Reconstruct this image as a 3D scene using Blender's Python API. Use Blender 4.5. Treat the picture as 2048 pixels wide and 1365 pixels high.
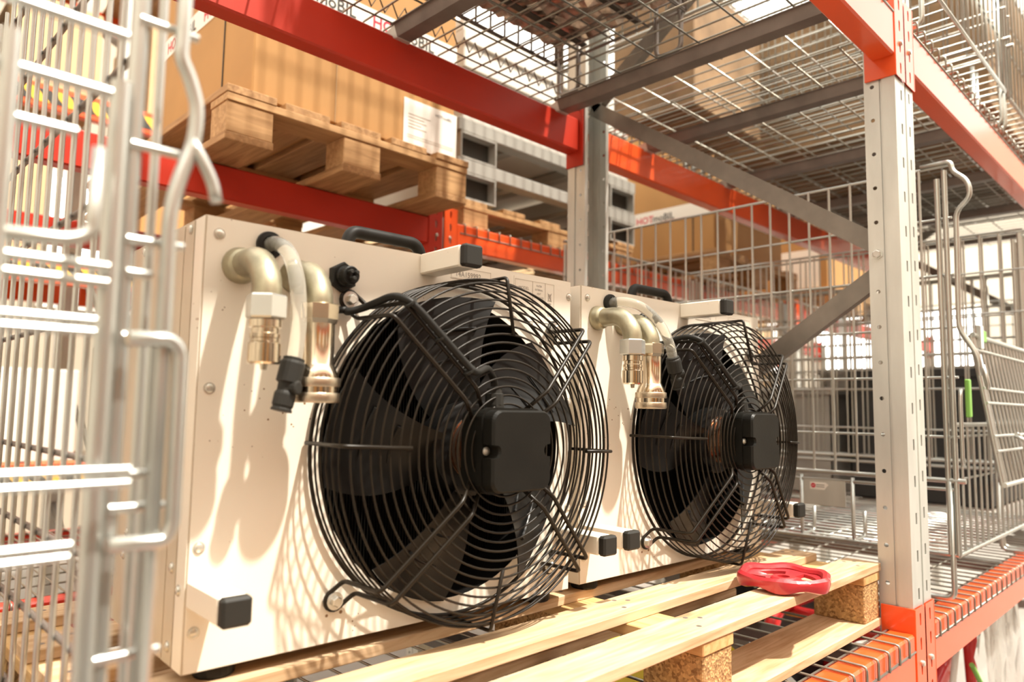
import bpy, math, random
from mathutils import Vector, Matrix

for _o in list(bpy.data.objects):
    bpy.data.objects.remove(_o)
scene = bpy.context.scene
COL = scene.collection
H = 1.45            # camera height above the hall floor; all coordinates below are relative to the eye
random.seed(7)

# ------------------------------------------------------------------ camera
FPX, PITCH, ROLL, YAW = 1450.0, 0.0926987, 0.0153138, 0.7872886
cam_d = bpy.data.cameras.new('camera')
cam_d.sensor_width = 36.0
cam_d.lens = FPX / 2048.0 * 36.0
cam_d.clip_start = 0.02
cam_d.dof.use_dof = True
cam_d.dof.focus_distance = 1.18
cam_d.dof.aperture_fstop = 3.4
cam = bpy.data.objects.new('camera', cam_d)
COL.objects.link(cam)
fw = Vector((math.cos(YAW) * math.cos(PITCH), math.sin(YAW) * math.cos(PITCH), math.sin(PITCH)))
rt = Vector((math.sin(YAW), -math.cos(YAW), 0.0))
up = rt.cross(fw)
r2 = rt * math.cos(ROLL) + up * math.sin(ROLL)
u2 = -rt * math.sin(ROLL) + up * math.cos(ROLL)
cam.matrix_world = Matrix(((r2.x, u2.x, -fw.x, 0), (r2.y, u2.y, -fw.y, 0), (r2.z, u2.z, -fw.z, H), (0, 0, 0, 1)))
scene.camera = cam

# ------------------------------------------------------------------ light
world = bpy.data.worlds.new('world')
scene.world = world
world.use_nodes = True
bg = world.node_tree.nodes['Background']
bg.inputs['Color'].default_value = (1.0, 0.955, 0.86, 1)
bg.inputs['Strength'].default_value = 2.15
sun_d = bpy.data.lights.new('sun', 'SUN')
sun_d.energy = 5.4
sun_d.angle = math.radians(1.6)
sun_d.color = (1.0, 0.93, 0.82)
sun = bpy.data.objects.new('sun', sun_d)
COL.objects.link(sun)
SUN_DIR = Vector((-0.36, 1.0, -2.0)).normalized()
sun.rotation_euler = SUN_DIR.to_track_quat('-Z', 'Y').to_euler()
scene.view_settings.view_transform = 'Standard'
scene.view_settings.look = 'None'
scene.view_settings.exposure = 0.68
scene.view_settings.gamma = 1.0
scene.view_settings.use_curve_mapping = False

# ------------------------------------------------------------------ materials
MATS = {}
def nodes_of(name):
    m = bpy.data.materials.new(name)
    m.use_nodes = True
    nt = m.node_tree
    return m, nt, nt.nodes['Principled BSDF']

def mat(name, col, rough=0.5, metal=0.0, var=0.0, scale=20.0, bump=0.0, bscale=80.0, stretch=(1, 1, 1), coat=0.0, emit=None, trans=0.0, ior=1.45, spec=0.5):
    m, nt, p = nodes_of(name)
    p.inputs['Roughness'].default_value = rough
    p.inputs['Metallic'].default_value = metal
    p.inputs['Base Color'].default_value = (*col, 1)
    p.inputs['IOR'].default_value = ior
    p.inputs['Specular IOR Level'].default_value = spec
    if coat:
        p.inputs['Coat Weight'].default_value = coat
        p.inputs['Coat Roughness'].default_value = 0.12
    if trans:
        p.inputs['Transmission Weight'].default_value = trans
    if emit:
        p.inputs['Emission Color'].default_value = (*emit[:3], 1)
        p.inputs['Emission Strength'].default_value = emit[3]
    if var or bump:
        tc = nt.nodes.new('ShaderNodeTexCoord')
        mp = nt.nodes.new('ShaderNodeMapping')
        mp.inputs['Scale'].default_value = stretch
        nt.links.new(tc.outputs['Object'], mp.inputs['Vector'])
        if var:
            n = nt.nodes.new('ShaderNodeTexNoise')
            n.inputs['Scale'].default_value = scale
            n.inputs['Detail'].default_value = 5
            nt.links.new(mp.outputs['Vector'], n.inputs['Vector'])
            r = nt.nodes.new('ShaderNodeValToRGB')
            r.color_ramp.elements[0].position = 0.3
            r.color_ramp.elements[1].position = 0.72
            r.color_ramp.elements[0].color = (*[c * (1 - var) for c in col], 1)
            r.color_ramp.elements[1].color = (*[min(1, c * (1 + var * 0.6)) for c in col], 1)
            nt.links.new(n.outputs['Fac'], r.inputs['Fac'])
            nt.links.new(r.outputs['Color'], p.inputs['Base Color'])
        if bump:
            n2 = nt.nodes.new('ShaderNodeTexNoise')
            n2.inputs['Scale'].default_value = bscale
            n2.inputs['Detail'].default_value = 3
            nt.links.new(mp.outputs['Vector'], n2.inputs['Vector'])
            b = nt.nodes.new('ShaderNodeBump')
            b.inputs['Strength'].default_value = bump
            b.inputs['Distance'].default_value = 0.002
            nt.links.new(n2.outputs['Fac'], b.inputs['Height'])
            nt.links.new(b.outputs['Normal'], p.inputs['Normal'])
    MATS[name] = m
    return m

def spotted(name, col, spot, scale=95.0, thr=0.22, rough=0.28, scale2=9.0):
    """painted sheet with small dirt specks in patches"""
    m, nt, p = nodes_of(name)
    p.inputs['Roughness'].default_value = rough
    tc = nt.nodes.new('ShaderNodeTexCoord')
    v = nt.nodes.new('ShaderNodeTexVoronoi')
    v.inputs['Scale'].default_value = scale
    nt.links.new(tc.outputs['Object'], v.inputs['Vector'])
    n = nt.nodes.new('ShaderNodeTexNoise')
    n.inputs['Scale'].default_value = scale2
    n.inputs['Detail'].default_value = 4
    nt.links.new(tc.outputs['Object'], n.inputs['Vector'])
    mr = nt.nodes.new('ShaderNodeMapRange')
    mr.inputs['From Min'].default_value = 0.45
    mr.inputs['From Max'].default_value = 0.75
    mr.inputs['To Min'].default_value = 0.0
    mr.inputs['To Max'].default_value = thr
    nt.links.new(n.outputs['Fac'], mr.inputs['Value'])
    lt = nt.nodes.new('ShaderNodeMath')
    lt.operation = 'LESS_THAN'
    nt.links.new(v.outputs['Distance'], lt.inputs[0])
    nt.links.new(mr.outputs['Result'], lt.inputs[1])
    mx = nt.nodes.new('ShaderNodeMix')
    mx.data_type = 'RGBA'
    mx.inputs['A'].default_value = (*col, 1)
    mx.inputs['B'].default_value = (*spot, 1)
    nt.links.new(lt.outputs[0], mx.inputs['Factor'])
    nt.links.new(mx.outputs['Result'], p.inputs['Base Color'])
    n3 = nt.nodes.new('ShaderNodeTexNoise')
    n3.inputs['Scale'].default_value = 220
    nt.links.new(tc.outputs['Object'], n3.inputs['Vector'])
    b = nt.nodes.new('ShaderNodeBump')
    b.inputs['Strength'].default_value = 0.05
    b.inputs['Distance'].default_value = 0.001
    nt.links.new(n3.outputs['Fac'], b.inputs['Height'])
    nt.links.new(b.outputs['Normal'], p.inputs['Normal'])
    MATS[name] = m
    return m

def wood(name, c0, c1, along=(1, 12, 12), rough=0.7, knots=True):
    m, nt, p = nodes_of(name)
    p.inputs['Roughness'].default_value = rough
    tc = nt.nodes.new('ShaderNodeTexCoord')
    oi = nt.nodes.new('ShaderNodeObjectInfo')
    add = nt.nodes.new('ShaderNodeVectorMath')
    nt.links.new(tc.outputs['Object'], add.inputs[0])
    sc = nt.nodes.new('ShaderNodeVectorMath')
    sc.operation = 'SCALE'
    sc.inputs[0].default_value = (7.3, 3.1, 5.7)
    nt.links.new(oi.outputs['Random'], sc.inputs['Scale'])
    nt.links.new(sc.outputs['Vector'], add.inputs[1])
    mp = nt.nodes.new('ShaderNodeMapping')
    mp.inputs['Scale'].default_value = along
    nt.links.new(add.outputs['Vector'], mp.inputs['Vector'])
    n = nt.nodes.new('ShaderNodeTexNoise')
    n.inputs['Scale'].default_value = 6
    n.inputs['Detail'].default_value = 7
    n.inputs['Distortion'].default_value = 0.8
    nt.links.new(mp.outputs['Vector'], n.inputs['Vector'])
    r = nt.nodes.new('ShaderNodeValToRGB')
    r.color_ramp.elements[0].position = 0.32
    r.color_ramp.elements[1].position = 0.66
    r.color_ramp.elements[0].color = (*c0, 1)
    r.color_ramp.elements[1].color = (*c1, 1)
    nt.links.new(n.outputs['Fac'], r.inputs['Fac'])
    last = r.outputs['Color']
    if knots:
        v = nt.nodes.new('ShaderNodeTexVoronoi')
        v.inputs['Scale'].default_value = 1.6
        mp2 = nt.nodes.new('ShaderNodeMapping')
        mp2.inputs['Scale'].default_value = tuple(2.2 if a == 1 else 5.0 for a in along)
        nt.links.new(add.outputs['Vector'], mp2.inputs['Vector'])
        nt.links.new(mp2.outputs['Vector'], v.inputs['Vector'])
        k = nt.nodes.new('ShaderNodeMapRange')
        k.inputs['From Min'].default_value = 0.05
        k.inputs['From Max'].default_value = 0.13
        k.inputs['To Min'].default_value = 0.75
        k.inputs['To Max'].default_value = 0.0
        nt.links.new(v.outputs['Distance'], k.inputs['Value'])
        mx = nt.nodes.new('ShaderNodeMix')
        mx.data_type = 'RGBA'
        mx.inputs['B'].default_value = (c0[0] * 0.45, c0[1] * 0.38, c0[2] * 0.3, 1)
        nt.links.new(k.outputs['Result'], mx.inputs['Factor'])
        nt.links.new(last, mx.inputs['A'])
        last = mx.outputs['Result']
    nt.links.new(last, p.inputs['Base Color'])
    b = nt.nodes.new('ShaderNodeBump')
    b.inputs['Strength'].default_value = 0.25
    b.inputs['Distance'].default_value = 0.001
    nt.links.new(n.outputs['Fac'], b.inputs['Height'])
    nt.links.new(b.outputs['Normal'], p.inputs['Normal'])
    MATS[name] = m
    return m

def chipboard(name):
    m, nt, p = nodes_of(name)
    p.inputs['Roughness'].default_value = 0.85
    tc = nt.nodes.new('ShaderNodeTexCoord')
    v = nt.nodes.new('ShaderNodeTexVoronoi')
    v.inputs['Scale'].default_value = 260
    nt.links.new(tc.outputs['Object'], v.inputs['Vector'])
    r = nt.nodes.new('ShaderNodeValToRGB')
    r.color_ramp.elements[0].color = (0.16, 0.075, 0.022, 1)
    r.color_ramp.elements[1].color = (0.62, 0.40, 0.17, 1)
    nt.links.new(v.outputs['Color'], r.inputs['Fac'])
    nt.links.new(r.outputs['Color'], p.inputs['Base Color'])
    b = nt.nodes.new('ShaderNodeBump')
    b.inputs['Strength'].default_value = 0.6
    b.inputs['Distance'].default_value = 0.002
    nt.links.new(v.outputs['Distance'], b.inputs['Height'])
    nt.links.new(b.outputs['Normal'], p.inputs['Normal'])
    MATS[name] = m
    return m

def hazard(name):
    m, nt, p = nodes_of(name)
    p.inputs['Roughness'].default_value = 0.5
    tc = nt.nodes.new('ShaderNodeTexCoord')
    mp = nt.nodes.new('ShaderNodeMapping')
    nt.links.new(tc.outputs['Object'], mp.inputs['Vector'])
    w = nt.nodes.new('ShaderNodeTexWave')
    w.bands_direction = 'DIAGONAL'
    w.inputs['Scale'].default_value = 4.2
    nt.links.new(mp.outputs['Vector'], w.inputs['Vector'])
    r = nt.nodes.new('ShaderNodeValToRGB')
    r.color_ramp.interpolation = 'CONSTANT'
    r.color_ramp.elements[0].color = (0.03, 0.025, 0.02, 1)
    r.color_ramp.elements[1].position = 0.5
    r.color_ramp.elements[1].color = (0.95, 0.5, 0.03, 1)
    nt.links.new(w.outputs['Fac'], r.inputs['Fac'])
    nt.links.new(r.outputs['Color'], p.inputs['Base Color'])
    MATS[name] = m
    return m

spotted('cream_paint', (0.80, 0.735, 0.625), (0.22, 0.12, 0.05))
mat('cream_shaded', (0.56, 0.475, 0.36), 0.4, var=0.12, scale=9, bump=0.04, bscale=160)  # cream paint darkened for the shade on the heater's side
mat('galvanised', (0.60, 0.60, 0.56), 0.42, 0.5, var=0.14, scale=18, stretch=(1, 1, 0.25))
mat('brace_steel', (0.22, 0.198, 0.172), 0.42, 0.6, var=0.15, scale=22)
mat('bar_steel', (0.20, 0.17, 0.15), 0.5, 0.5, var=0.22, scale=14)
mat('wire_zinc', (0.50, 0.50, 0.455), 0.32, 0.85, var=0.08, scale=30)
mat('deck_wire', (0.30, 0.285, 0.24), 0.36, 0.8, var=0.1, scale=30)  # zinc wire darkened to stand for its dark reflections
mat('wire_bright', (0.54, 0.55, 0.52), 0.28, 0.85, var=0.06, scale=30)
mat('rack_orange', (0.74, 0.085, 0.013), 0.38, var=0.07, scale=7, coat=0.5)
mat('rack_orange_shaded', (0.47, 0.026, 0.008), 0.45, var=0.1, scale=6)  # darker copy of the orange paint for beams in shade
wood('pallet_pine', (0.43, 0.26, 0.125), (0.65, 0.465, 0.29))
wood('pallet_pine_cross', (0.46, 0.26, 0.09), (0.64, 0.42, 0.19), along=(12, 1, 12))
wood('old_pine', (0.34, 0.185, 0.07), (0.52, 0.31, 0.135))
wood('old_pine_cross', (0.30, 0.155, 0.058), (0.48, 0.28, 0.12), along=(12, 1, 12))
chipboard('chip_block')
mat('cardboard', (0.44, 0.235, 0.082), 0.8, var=0.08, scale=5, bump=0.05, bscale=60)
mat('cardboard_pale', (0.55, 0.39, 0.22), 0.8, var=0.08, scale=5)
mat('tape_white', (0.82, 0.78, 0.70), 0.4)
mat('paper', (0.84, 0.80, 0.73), 0.6)
mat('print_red', (0.62, 0.02, 0.05), 0.5)
mat('print_black', (0.03, 0.028, 0.025), 0.5)
mat('print_grey', (0.30, 0.27, 0.23), 0.6)
mat('print_faint', (0.42, 0.36, 0.28), 0.6)
mat('black_plastic', (0.007, 0.0065, 0.005), 0.45, bump=0.05, bscale=250, var=0.25, scale=30, spec=0.28)
mat('black_cap', (0.022, 0.021, 0.018), 0.55, bump=0.06, bscale=400, spec=0.28)
mat('black_wire', (0.014, 0.010, 0.006), 0.34, spec=0.28)
mat('black_blade', (0.010, 0.0095, 0.009), 0.3, var=0.2, scale=8, spec=0.28)
mat('black_void', (0.007, 0.006, 0.005), 0.7, spec=0.28)
mat('rubber', (0.012, 0.011, 0.009), 0.5, spec=0.28)
mat('zinc_pipe', (0.36, 0.325, 0.225), 0.40, 0.8, var=0.35, scale=40)
mat('nickel', (0.62, 0.53, 0.41), 0.15, 1.0)
mat('nickel_satin', (0.58, 0.49, 0.37), 0.3, 1.0, bump=0.25, bscale=700)
mat('hex_zinc', (0.58, 0.58, 0.54), 0.22, 0.7)
mat('screw_zinc', (0.62, 0.60, 0.53), 0.25, 0.6)
mat('motor_alu', (0.78, 0.58, 0.46), 0.2, 1.0)
mat('hose_clear', (0.86, 0.84, 0.76), 0.10, 0.0, trans=0.8, ior=1.15)
mat('handwheel_red', (0.47, 0.03, 0.036), 0.3, coat=0.5, bump=0.3, bscale=60, var=0.12, scale=20)
mat('channel_grey', (0.38, 0.365, 0.325), 0.45, 0.1, var=0.08, scale=6)
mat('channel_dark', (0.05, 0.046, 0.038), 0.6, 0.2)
mat('foil', (0.50, 0.40, 0.33), 0.28, 0.85, var=0.45, scale=45, bump=1.0, bscale=60)
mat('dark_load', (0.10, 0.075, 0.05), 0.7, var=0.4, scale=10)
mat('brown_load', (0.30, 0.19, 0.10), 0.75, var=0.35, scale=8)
mat('white_box', (0.64, 0.61, 0.55), 0.6, var=0.05, scale=4)
mat('grey_crate', (0.42, 0.40, 0.36), 0.6, var=0.2, scale=6)
mat('black_crate', (0.03, 0.03, 0.03), 0.5)
mat('blue_crate', (0.10, 0.20, 0.30), 0.5)
mat('red_gloss', (0.55, 0.03, 0.03), 0.25, coat=0.5)
mat('plastic_film', (0.92, 0.91, 0.88), 0.12, trans=0.88, ior=1.05)
mat('green_plastic', (0.20, 0.42, 0.08), 0.5)
mat('yellow_plastic', (0.80, 0.68, 0.08), 0.4)
hazard('hazard_tape')
mat('concrete', (0.23, 0.21, 0.185), 0.55, var=0.15, scale=3)
mat('wall_paint', (0.78, 0.72, 0.62), 0.8, var=0.05, scale=1)
mat('lit_pane', (0.9, 0.9, 0.9), 0.3, emit=(1.0, 0.98, 0.94, 2.6))
mat('frame_white', (0.78, 0.76, 0.72), 0.5)

# ------------------------------------------------------------------ mesh helpers
class MB:
    def __init__(self):
        self.v, self.f, self.s = [], [], []
    def add(self, vs, fs, smooth=False):
        b = len(self.v)
        self.v += [tuple(p) for p in vs]
        self.f += [tuple(b + i for i in f) for f in fs]
        self.s += [smooth] * len(fs)
        return self
    def box(self, x0, y0, z0, x1, y1, z1):
        vs = [(x, y, z) for x in (x0, x1) for y in (y0, y1) for z in (z0, z1)]
        return self.add(vs, [(0, 1, 3, 2), (4, 6, 7, 5), (0, 4, 5, 1), (2, 3, 7, 6), (0, 2, 6, 4), (1, 5, 7, 3)])
    def cbox(self, x0, y0, z0, x1, y1, z1, c=0.002):
        lo, hi = (x0, y0, z0), (x1, y1, z1)
        vs, idx = [], {}
        for i in range(8):
            sg = [(i >> a) & 1 for a in range(3)]
            for ax in range(3):
                p = [hi[a] if sg[a] else lo[a] for a in range(3)]
                for a in range(3):
                    if a != ax:
                        p[a] += -c if sg[a] else c
                idx[(i, ax)] = len(vs)
                vs.append(tuple(p))
        fs = []
        for ax in range(3):
            a, b = (ax + 1) % 3, (ax + 2) % 3
            for s in (0, 1):
                q = []
                for (p, r) in ((0, 0), (1, 0), (1, 1), (0, 1)):
                    q.append(idx[((s << ax) | (p << a) | (r << b), ax)])
                fs.append(q if s else q[::-1])
        for ax in range(3):
            a, b = (ax + 1) % 3, (ax + 2) % 3
            for p in (0, 1):
                for r in (0, 1):
                    i0 = (p << a) | (r << b)
                    i1 = i0 | (1 << ax)
                    q = [idx[(i0, a)], idx[(i1, a)], idx[(i1, b)], idx[(i0, b)]]
                    fs.append(q if (p == r) == False else q[::-1])
        for i in range(8):
            q = [idx[(i, 0)], idx[(i, 1)], idx[(i, 2)]]
            n = bin(i).count('1')
            fs.append(q if n % 2 else q[::-1])
        return self.add(vs, fs)
    def tube(self, pts, r, n=8, closed=False, smooth=True):
        pts = [Vector(p) for p in pts]
        m = len(pts)
        rs = r if isinstance(r, (list, tuple)) else [r] * m
        tang = []
        for i in range(m):
            if closed:
                t = pts[(i + 1) % m] - pts[(i - 1) % m]
            else:
                t = pts[min(i + 1, m - 1)] - pts[max(i - 1, 0)]
            tang.append(t.normalized())
        ref = Vector((0, 0, 1)) if abs(tang[0].z) < 0.9 else Vector((1, 0, 0))
        nrm = (ref - tang[0] * ref.dot(tang[0])).normalized()
        vs = []
        for i in range(m):
            nrm = (nrm - tang[i] * nrm.dot(tang[i]))
            if nrm.length < 1e-6:
                nrm = tang[i].orthogonal()
            nrm.normalize()
            bi = tang[i].cross(nrm)
            for k in range(n):
                a = 2 * math.pi * k / n
                vs.append(pts[i] + (nrm * math.cos(a) + bi * math.sin(a)) * rs[i])
        fs = []
        for i in range(m if closed else m - 1):
            j = (i + 1) % m
            for k in range(n):
                l = (k + 1) % n
                fs.append((i * n + k, i * n + l, j * n + l, j * n + k))
        self.add(vs, fs, smooth)
        if not closed:
            b = len(self.v) - len(vs)
            self.f.append(tuple(b + k for k in range(n))[::-1]); self.s.append(False)
            self.f.append(tuple(b + (m - 1) * n + k for k in range(n))); self.s.append(False)
        return self
    def lathe(self, prof, o, ax, n=24, smooth=False, ref=None):
        """prof: list of (radius, height along ax)"""
        o, ax = Vector(o), Vector(ax).normalized()
        e1 = Vector(ref) if ref else (Vector((0, 0, 1)) if abs(ax.z) < 0.9 else Vector((1, 0, 0)))
        e1 = (e1 - ax * e1.dot(ax)).normalized()
        e2 = ax.cross(e1)
        vs, fs = [], []
        for (r, h) in prof:
            for k in range(n):
                a = 2 * math.pi * k / n
                vs.append(o + ax * h + (e1 * math.cos(a) + e2 * math.sin(a)) * r)
        for i in range(len(prof) - 1):
            for k in range(n):
                l = (k + 1) % n
                fs.append((i * n + k, i * n + l, (i + 1) * n + l, (i + 1) * n + k))
        self.add(vs, fs, smooth)
        b = len(self.v) - len(vs)
        self.f.append(tuple(b + k for k in range(n))[::-1]); self.s.append(False)
        self.f.append(tuple(b + (len(prof) - 1) * n + k for k in range(n))); self.s.append(False)
        return self
    def prism(self, poly, fn, d0, d1):
        """poly of 2D points; fn(a, b, d) -> 3D"""
        n = len(poly)
        vs = [fn(a, b, d0) for a, b in poly] + [fn(a, b, d1) for a, b in poly]
        fs = [tuple(range(n)), tuple(range(2 * n - 1, n - 1, -1))]
        fs += [(i, i + n, (i + 1) % n + n, (i + 1) % n) for i in range(n)]
        return self.add(vs, fs)
    def holed(self, w, h, hole, fn, t):
        """rectangular tile w x h (centred) with a polygonal hole, thickness t; fn(a, b, d)"""
        pts = list(hole)
        for (ca, cb) in ((w / 2, h / 2), (-w / 2, h / 2), (-w / 2, -h / 2), (w / 2, -h / 2)):
            if any(abs(a * cb - b * ca) < 1e-9 and a * ca + b * cb > 0 for a, b in pts): continue
            for i in range(len(pts)):
                (a0, b0), (a1, b1) = pts[i], pts[(i + 1) % len(pts)]
                den = (a1 - a0) * cb - (b1 - b0) * ca
                if abs(den) < 1e-12: continue
                q = (b0 * ca - a0 * cb) / den
                if 0 <= q <= 1:
                    pa, pb = a0 + (a1 - a0) * q, b0 + (b1 - b0) * q
                    if pa * ca + pb * cb > 0:
                        pts.insert(i + 1, (pa, pb))
                        break
        hole = pts
        n = len(hole)
        out = []
        for (a, b) in hole:
            s = max(abs(a) / (w / 2), abs(b) / (h / 2))
            out.append((a / s, b / s))
        vs = [fn(a, b, 0) for a, b in hole] + [fn(a, b, 0) for a, b in out] + [fn(a, b, t) for a, b in hole] + [fn(a, b, t) for a, b in out]
        fs = []
        for i in range(n):
            j = (i + 1) % n
            fs += [(i, j, n + j, n + i), (2 * n + j, 2 * n + i, 3 * n + i, 3 * n + j), (j, i, 2 * n + i, 2 * n + j)]
        return self.add(vs, fs)
    def mesh(self, name):
        me = bpy.data.meshes.new(name)
        me.from_pydata(self.v, [], self.f)
        me.polygons.foreach_set('use_smooth', self.s)
        me.update()
        return me
    def obj(self, name, m, parent=None, fix=True, **kw):
        me = self.mesh(name)
        if fix:
            import bmesh
            bm = bmesh.new(); bm.from_mesh(me)
            bmesh.ops.recalc_face_normals(bm, faces=bm.faces)
            bm.to_mesh(me); bm.free()
            if any(self.s): me.set_sharp_from_angle(angle=math.radians(38))
        return link(name, me, m, parent, **kw)

PINV = {}
def link(name, me, m, parent=None, matrix=None, label=None, kind=None):
    o = bpy.data.objects.new(name, me)
    COL.objects.link(o)
    if m and len(me.materials) == 0:
        me.materials.append(MATS[m])
    if matrix is not None:
        o.matrix_basis = matrix
    if parent is not None:
        o.parent = parent
        g = parent
        if g.name in PINV:
            o.matrix_parent_inverse = PINV[g.name]
    if label: o['label'] = label
    if kind: o['kind'] = kind
    return o

def thing(name, label, cat, loc, rz=0.0, group=None, local=False):
    o = bpy.data.objects.new(name, None)
    COL.objects.link(o)
    o.empty_display_size = 0.05
    o.location = loc
    o.rotation_euler = (0, 0, rz)
    o['label'] = label; o['category'] = cat
    if group: o['group'] = group
    if not local:
        PINV[o.name] = Matrix.Translation(-Vector(loc))
    return o

def tag(o, label, cat, group=None):
    o['label'] = label; o['category'] = cat
    if group: o['group'] = group
    return o

def struct(o):
    o['kind'] = 'structure'
    return o

_rod = {}
def rod(name, p, q, r, m, parent, n=8):
    """straight wire, shares one unit cylinder per material"""
    key = (m, n)
    if key not in _rod:
        b = MB(); b.lathe([(1, 0), (1, 1)], (0, 0, 0), (0, 0, 1), n, True)
        me = b.mesh('wire_' + m); me.materials.append(MATS[m])
        _rod[key] = me
    p, q = Vector(p), Vector(q)
    d = q - p
    M = Matrix.Translation(p) @ d.to_track_quat('Z', 'Y').to_matrix().to_4x4() @ Matrix.Diagonal((r, r, d.length, 1))
    return link(name, _rod[key], m, parent, matrix=M)

def rounded(pts, r, seg=4):
    """round the corners of a polyline"""
    pts = [Vector(p) for p in pts]
    out = [pts[0]]
    for i in range(1, len(pts) - 1):
        a, b, c = pts[i - 1], pts[i], pts[i + 1]
        l1, l2 = (a - b).length, (c - b).length
        d = min(r, l1 * 0.45, l2 * 0.45)
        p, q = b + (a - b).normalized() * d, b + (c - b).normalized() * d
        for k in range(seg + 1):
            t = k / seg
            out.append(p * (1 - t) ** 2 + b * 2 * t * (1 - t) + q * t * t)
    out.append(pts[-1])
    return out

def smooth_path(pts, seg=6):
    pts = [Vector(p) for p in pts]
    P = [pts[0] * 2 - pts[1]] + pts + [pts[-1] * 2 - pts[-2]]
    out = []
    for i in range(1, len(P) - 2):
        for k in range(seg):
            t = k / seg
            a, b, c, d = P[i - 1], P[i], P[i + 1], P[i + 2]
            out.append(0.5 * ((2 * b) + (c - a) * t + (2 * a - 5 * b + 4 * c - d) * t * t + (3 * b - a - 3 * c + d) * t ** 3))
    out.append(pts[-1])
    return out

def circle(r, n, a0=0.0):
    return [(r * math.cos(a0 + 2 * math.pi * i / n), r * math.sin(a0 + 2 * math.pi * i / n)) for i in range(n)]

def rrect(hw, hh, r, seg=5):
    out = []
    for cx, cy, a0 in ((hw - r, hh - r, 0), (-hw + r, hh - r, 90), (-hw + r, -hh + r, 180), (hw - r, -hh + r, 270)):
        for k in range(seg + 1):
            a = math.radians(a0 + 90 * k / seg)
            out.append((cx + r * math.cos(a), cy + r * math.sin(a)))
    return out

def text(name, body, size, m, parent, origin, ex, ey, align='LEFT', bold=0.0, sx=1.0):
    cu = bpy.data.curves.new(name, 'FONT')
    cu.body = body; cu.size = size; cu.align_x = align; cu.offset = bold
    cu.resolution_u = 3
    t = bpy.data.objects.new(name, cu)
    COL.objects.link(t)
    dg = bpy.context.evaluated_depsgraph_get()
    me = bpy.data.meshes.new_from_object(t.evaluated_get(dg))
    bpy.data.objects.remove(t)
    me.materials.clear(); me.materials.append(MATS[m])
    ex, ey = Vector(ex).normalized(), Vector(ey).normalized()
    ez = ex.cross(ey)
    M = Matrix.Translation(Vector(origin)) @ Matrix((ex, ey, ez)).transposed().to_4x4() @ Matrix.Diagonal((sx, 1, 1, 1))
    return link(name, me, m, parent, matrix=M)

# ------------------------------------------------------------------ hall
FL = -H
o = struct(MB().box(-6, -5, FL - 0.1, 16, 9, FL).obj('floor', 'concrete'))
mat('wall_paint_dimmed', (0.42, 0.36, 0.28), 0.8, var=0.1, scale=1)  # wall paint darkened to tone down the brightly lit back wall
w = struct(MB().box(-6, 9, FL, 16, 9.2, 5.5).obj('wall_back', 'wall_paint_dimmed'))
w2 = struct(MB().box(16, -5, FL, 16.2, 9.2, 5.5).obj('wall_right', 'wall_paint'))
struct(MB().box(-6, -5.2, FL, 16.2, -5, 5.5).obj('wall_front', 'wall_paint'))  # unseen wall, added to cut low light and bounce some back
struct(MB().box(-6.2, -5.2, FL, -6, 9.2, 5.5).obj('wall_left', 'wall_paint'))  # unseen wall, added so that light comes mostly from above
nwin = 0
for i in range(6):
    y0 = -2.4 + i * 1.9
    nwin += 1
    wf = MB()
    for (a, b, c, d) in ((0, 0, 1.4, .07), (0, 1.93, 1.4, 2.0), (0, .07, .07, 1.93), (1.33, .07, 1.4, 1.93), (.67, .07, .73, 1.93)):
        wf.box(15.93, y0 + a, .1 + b, 16, y0 + c, .1 + d)
    fo = struct(wf.obj('window_%d' % nwin, 'frame_white'))
    for k in range(2):
        MB().box(15.96, y0 + .07 + .66 * k, .17, 15.98, y0 + .67 + .66 * k, 2.03).obj('pane', 'lit_pane', fo)
for i in range(5):
    x0 = -1.5 + i * 3.3
    nwin += 1
    wf = MB()
    for (a, b, c, d) in ((0, 0, 2.0, .07), (0, 1.43, 2.0, 1.5), (0, .07, .07, 1.43), (1.93, .07, 2.0, 1.43), (.97, .07, 1.03, 1.43)):
        wf.box(x0 + a, 8.93, 1.0 + b, x0 + c, 9, 1.0 + d)
    fo = struct(wf.obj('window_%d' % nwin, 'frame_white'))
    for k in range(2):
        MB().box(x0 + .07 + .96 * k, 8.96, 1.07, x0 + .97 + .96 * k, 8.98, 2.43).obj('pane', 'lit_pane', fo)

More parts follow.
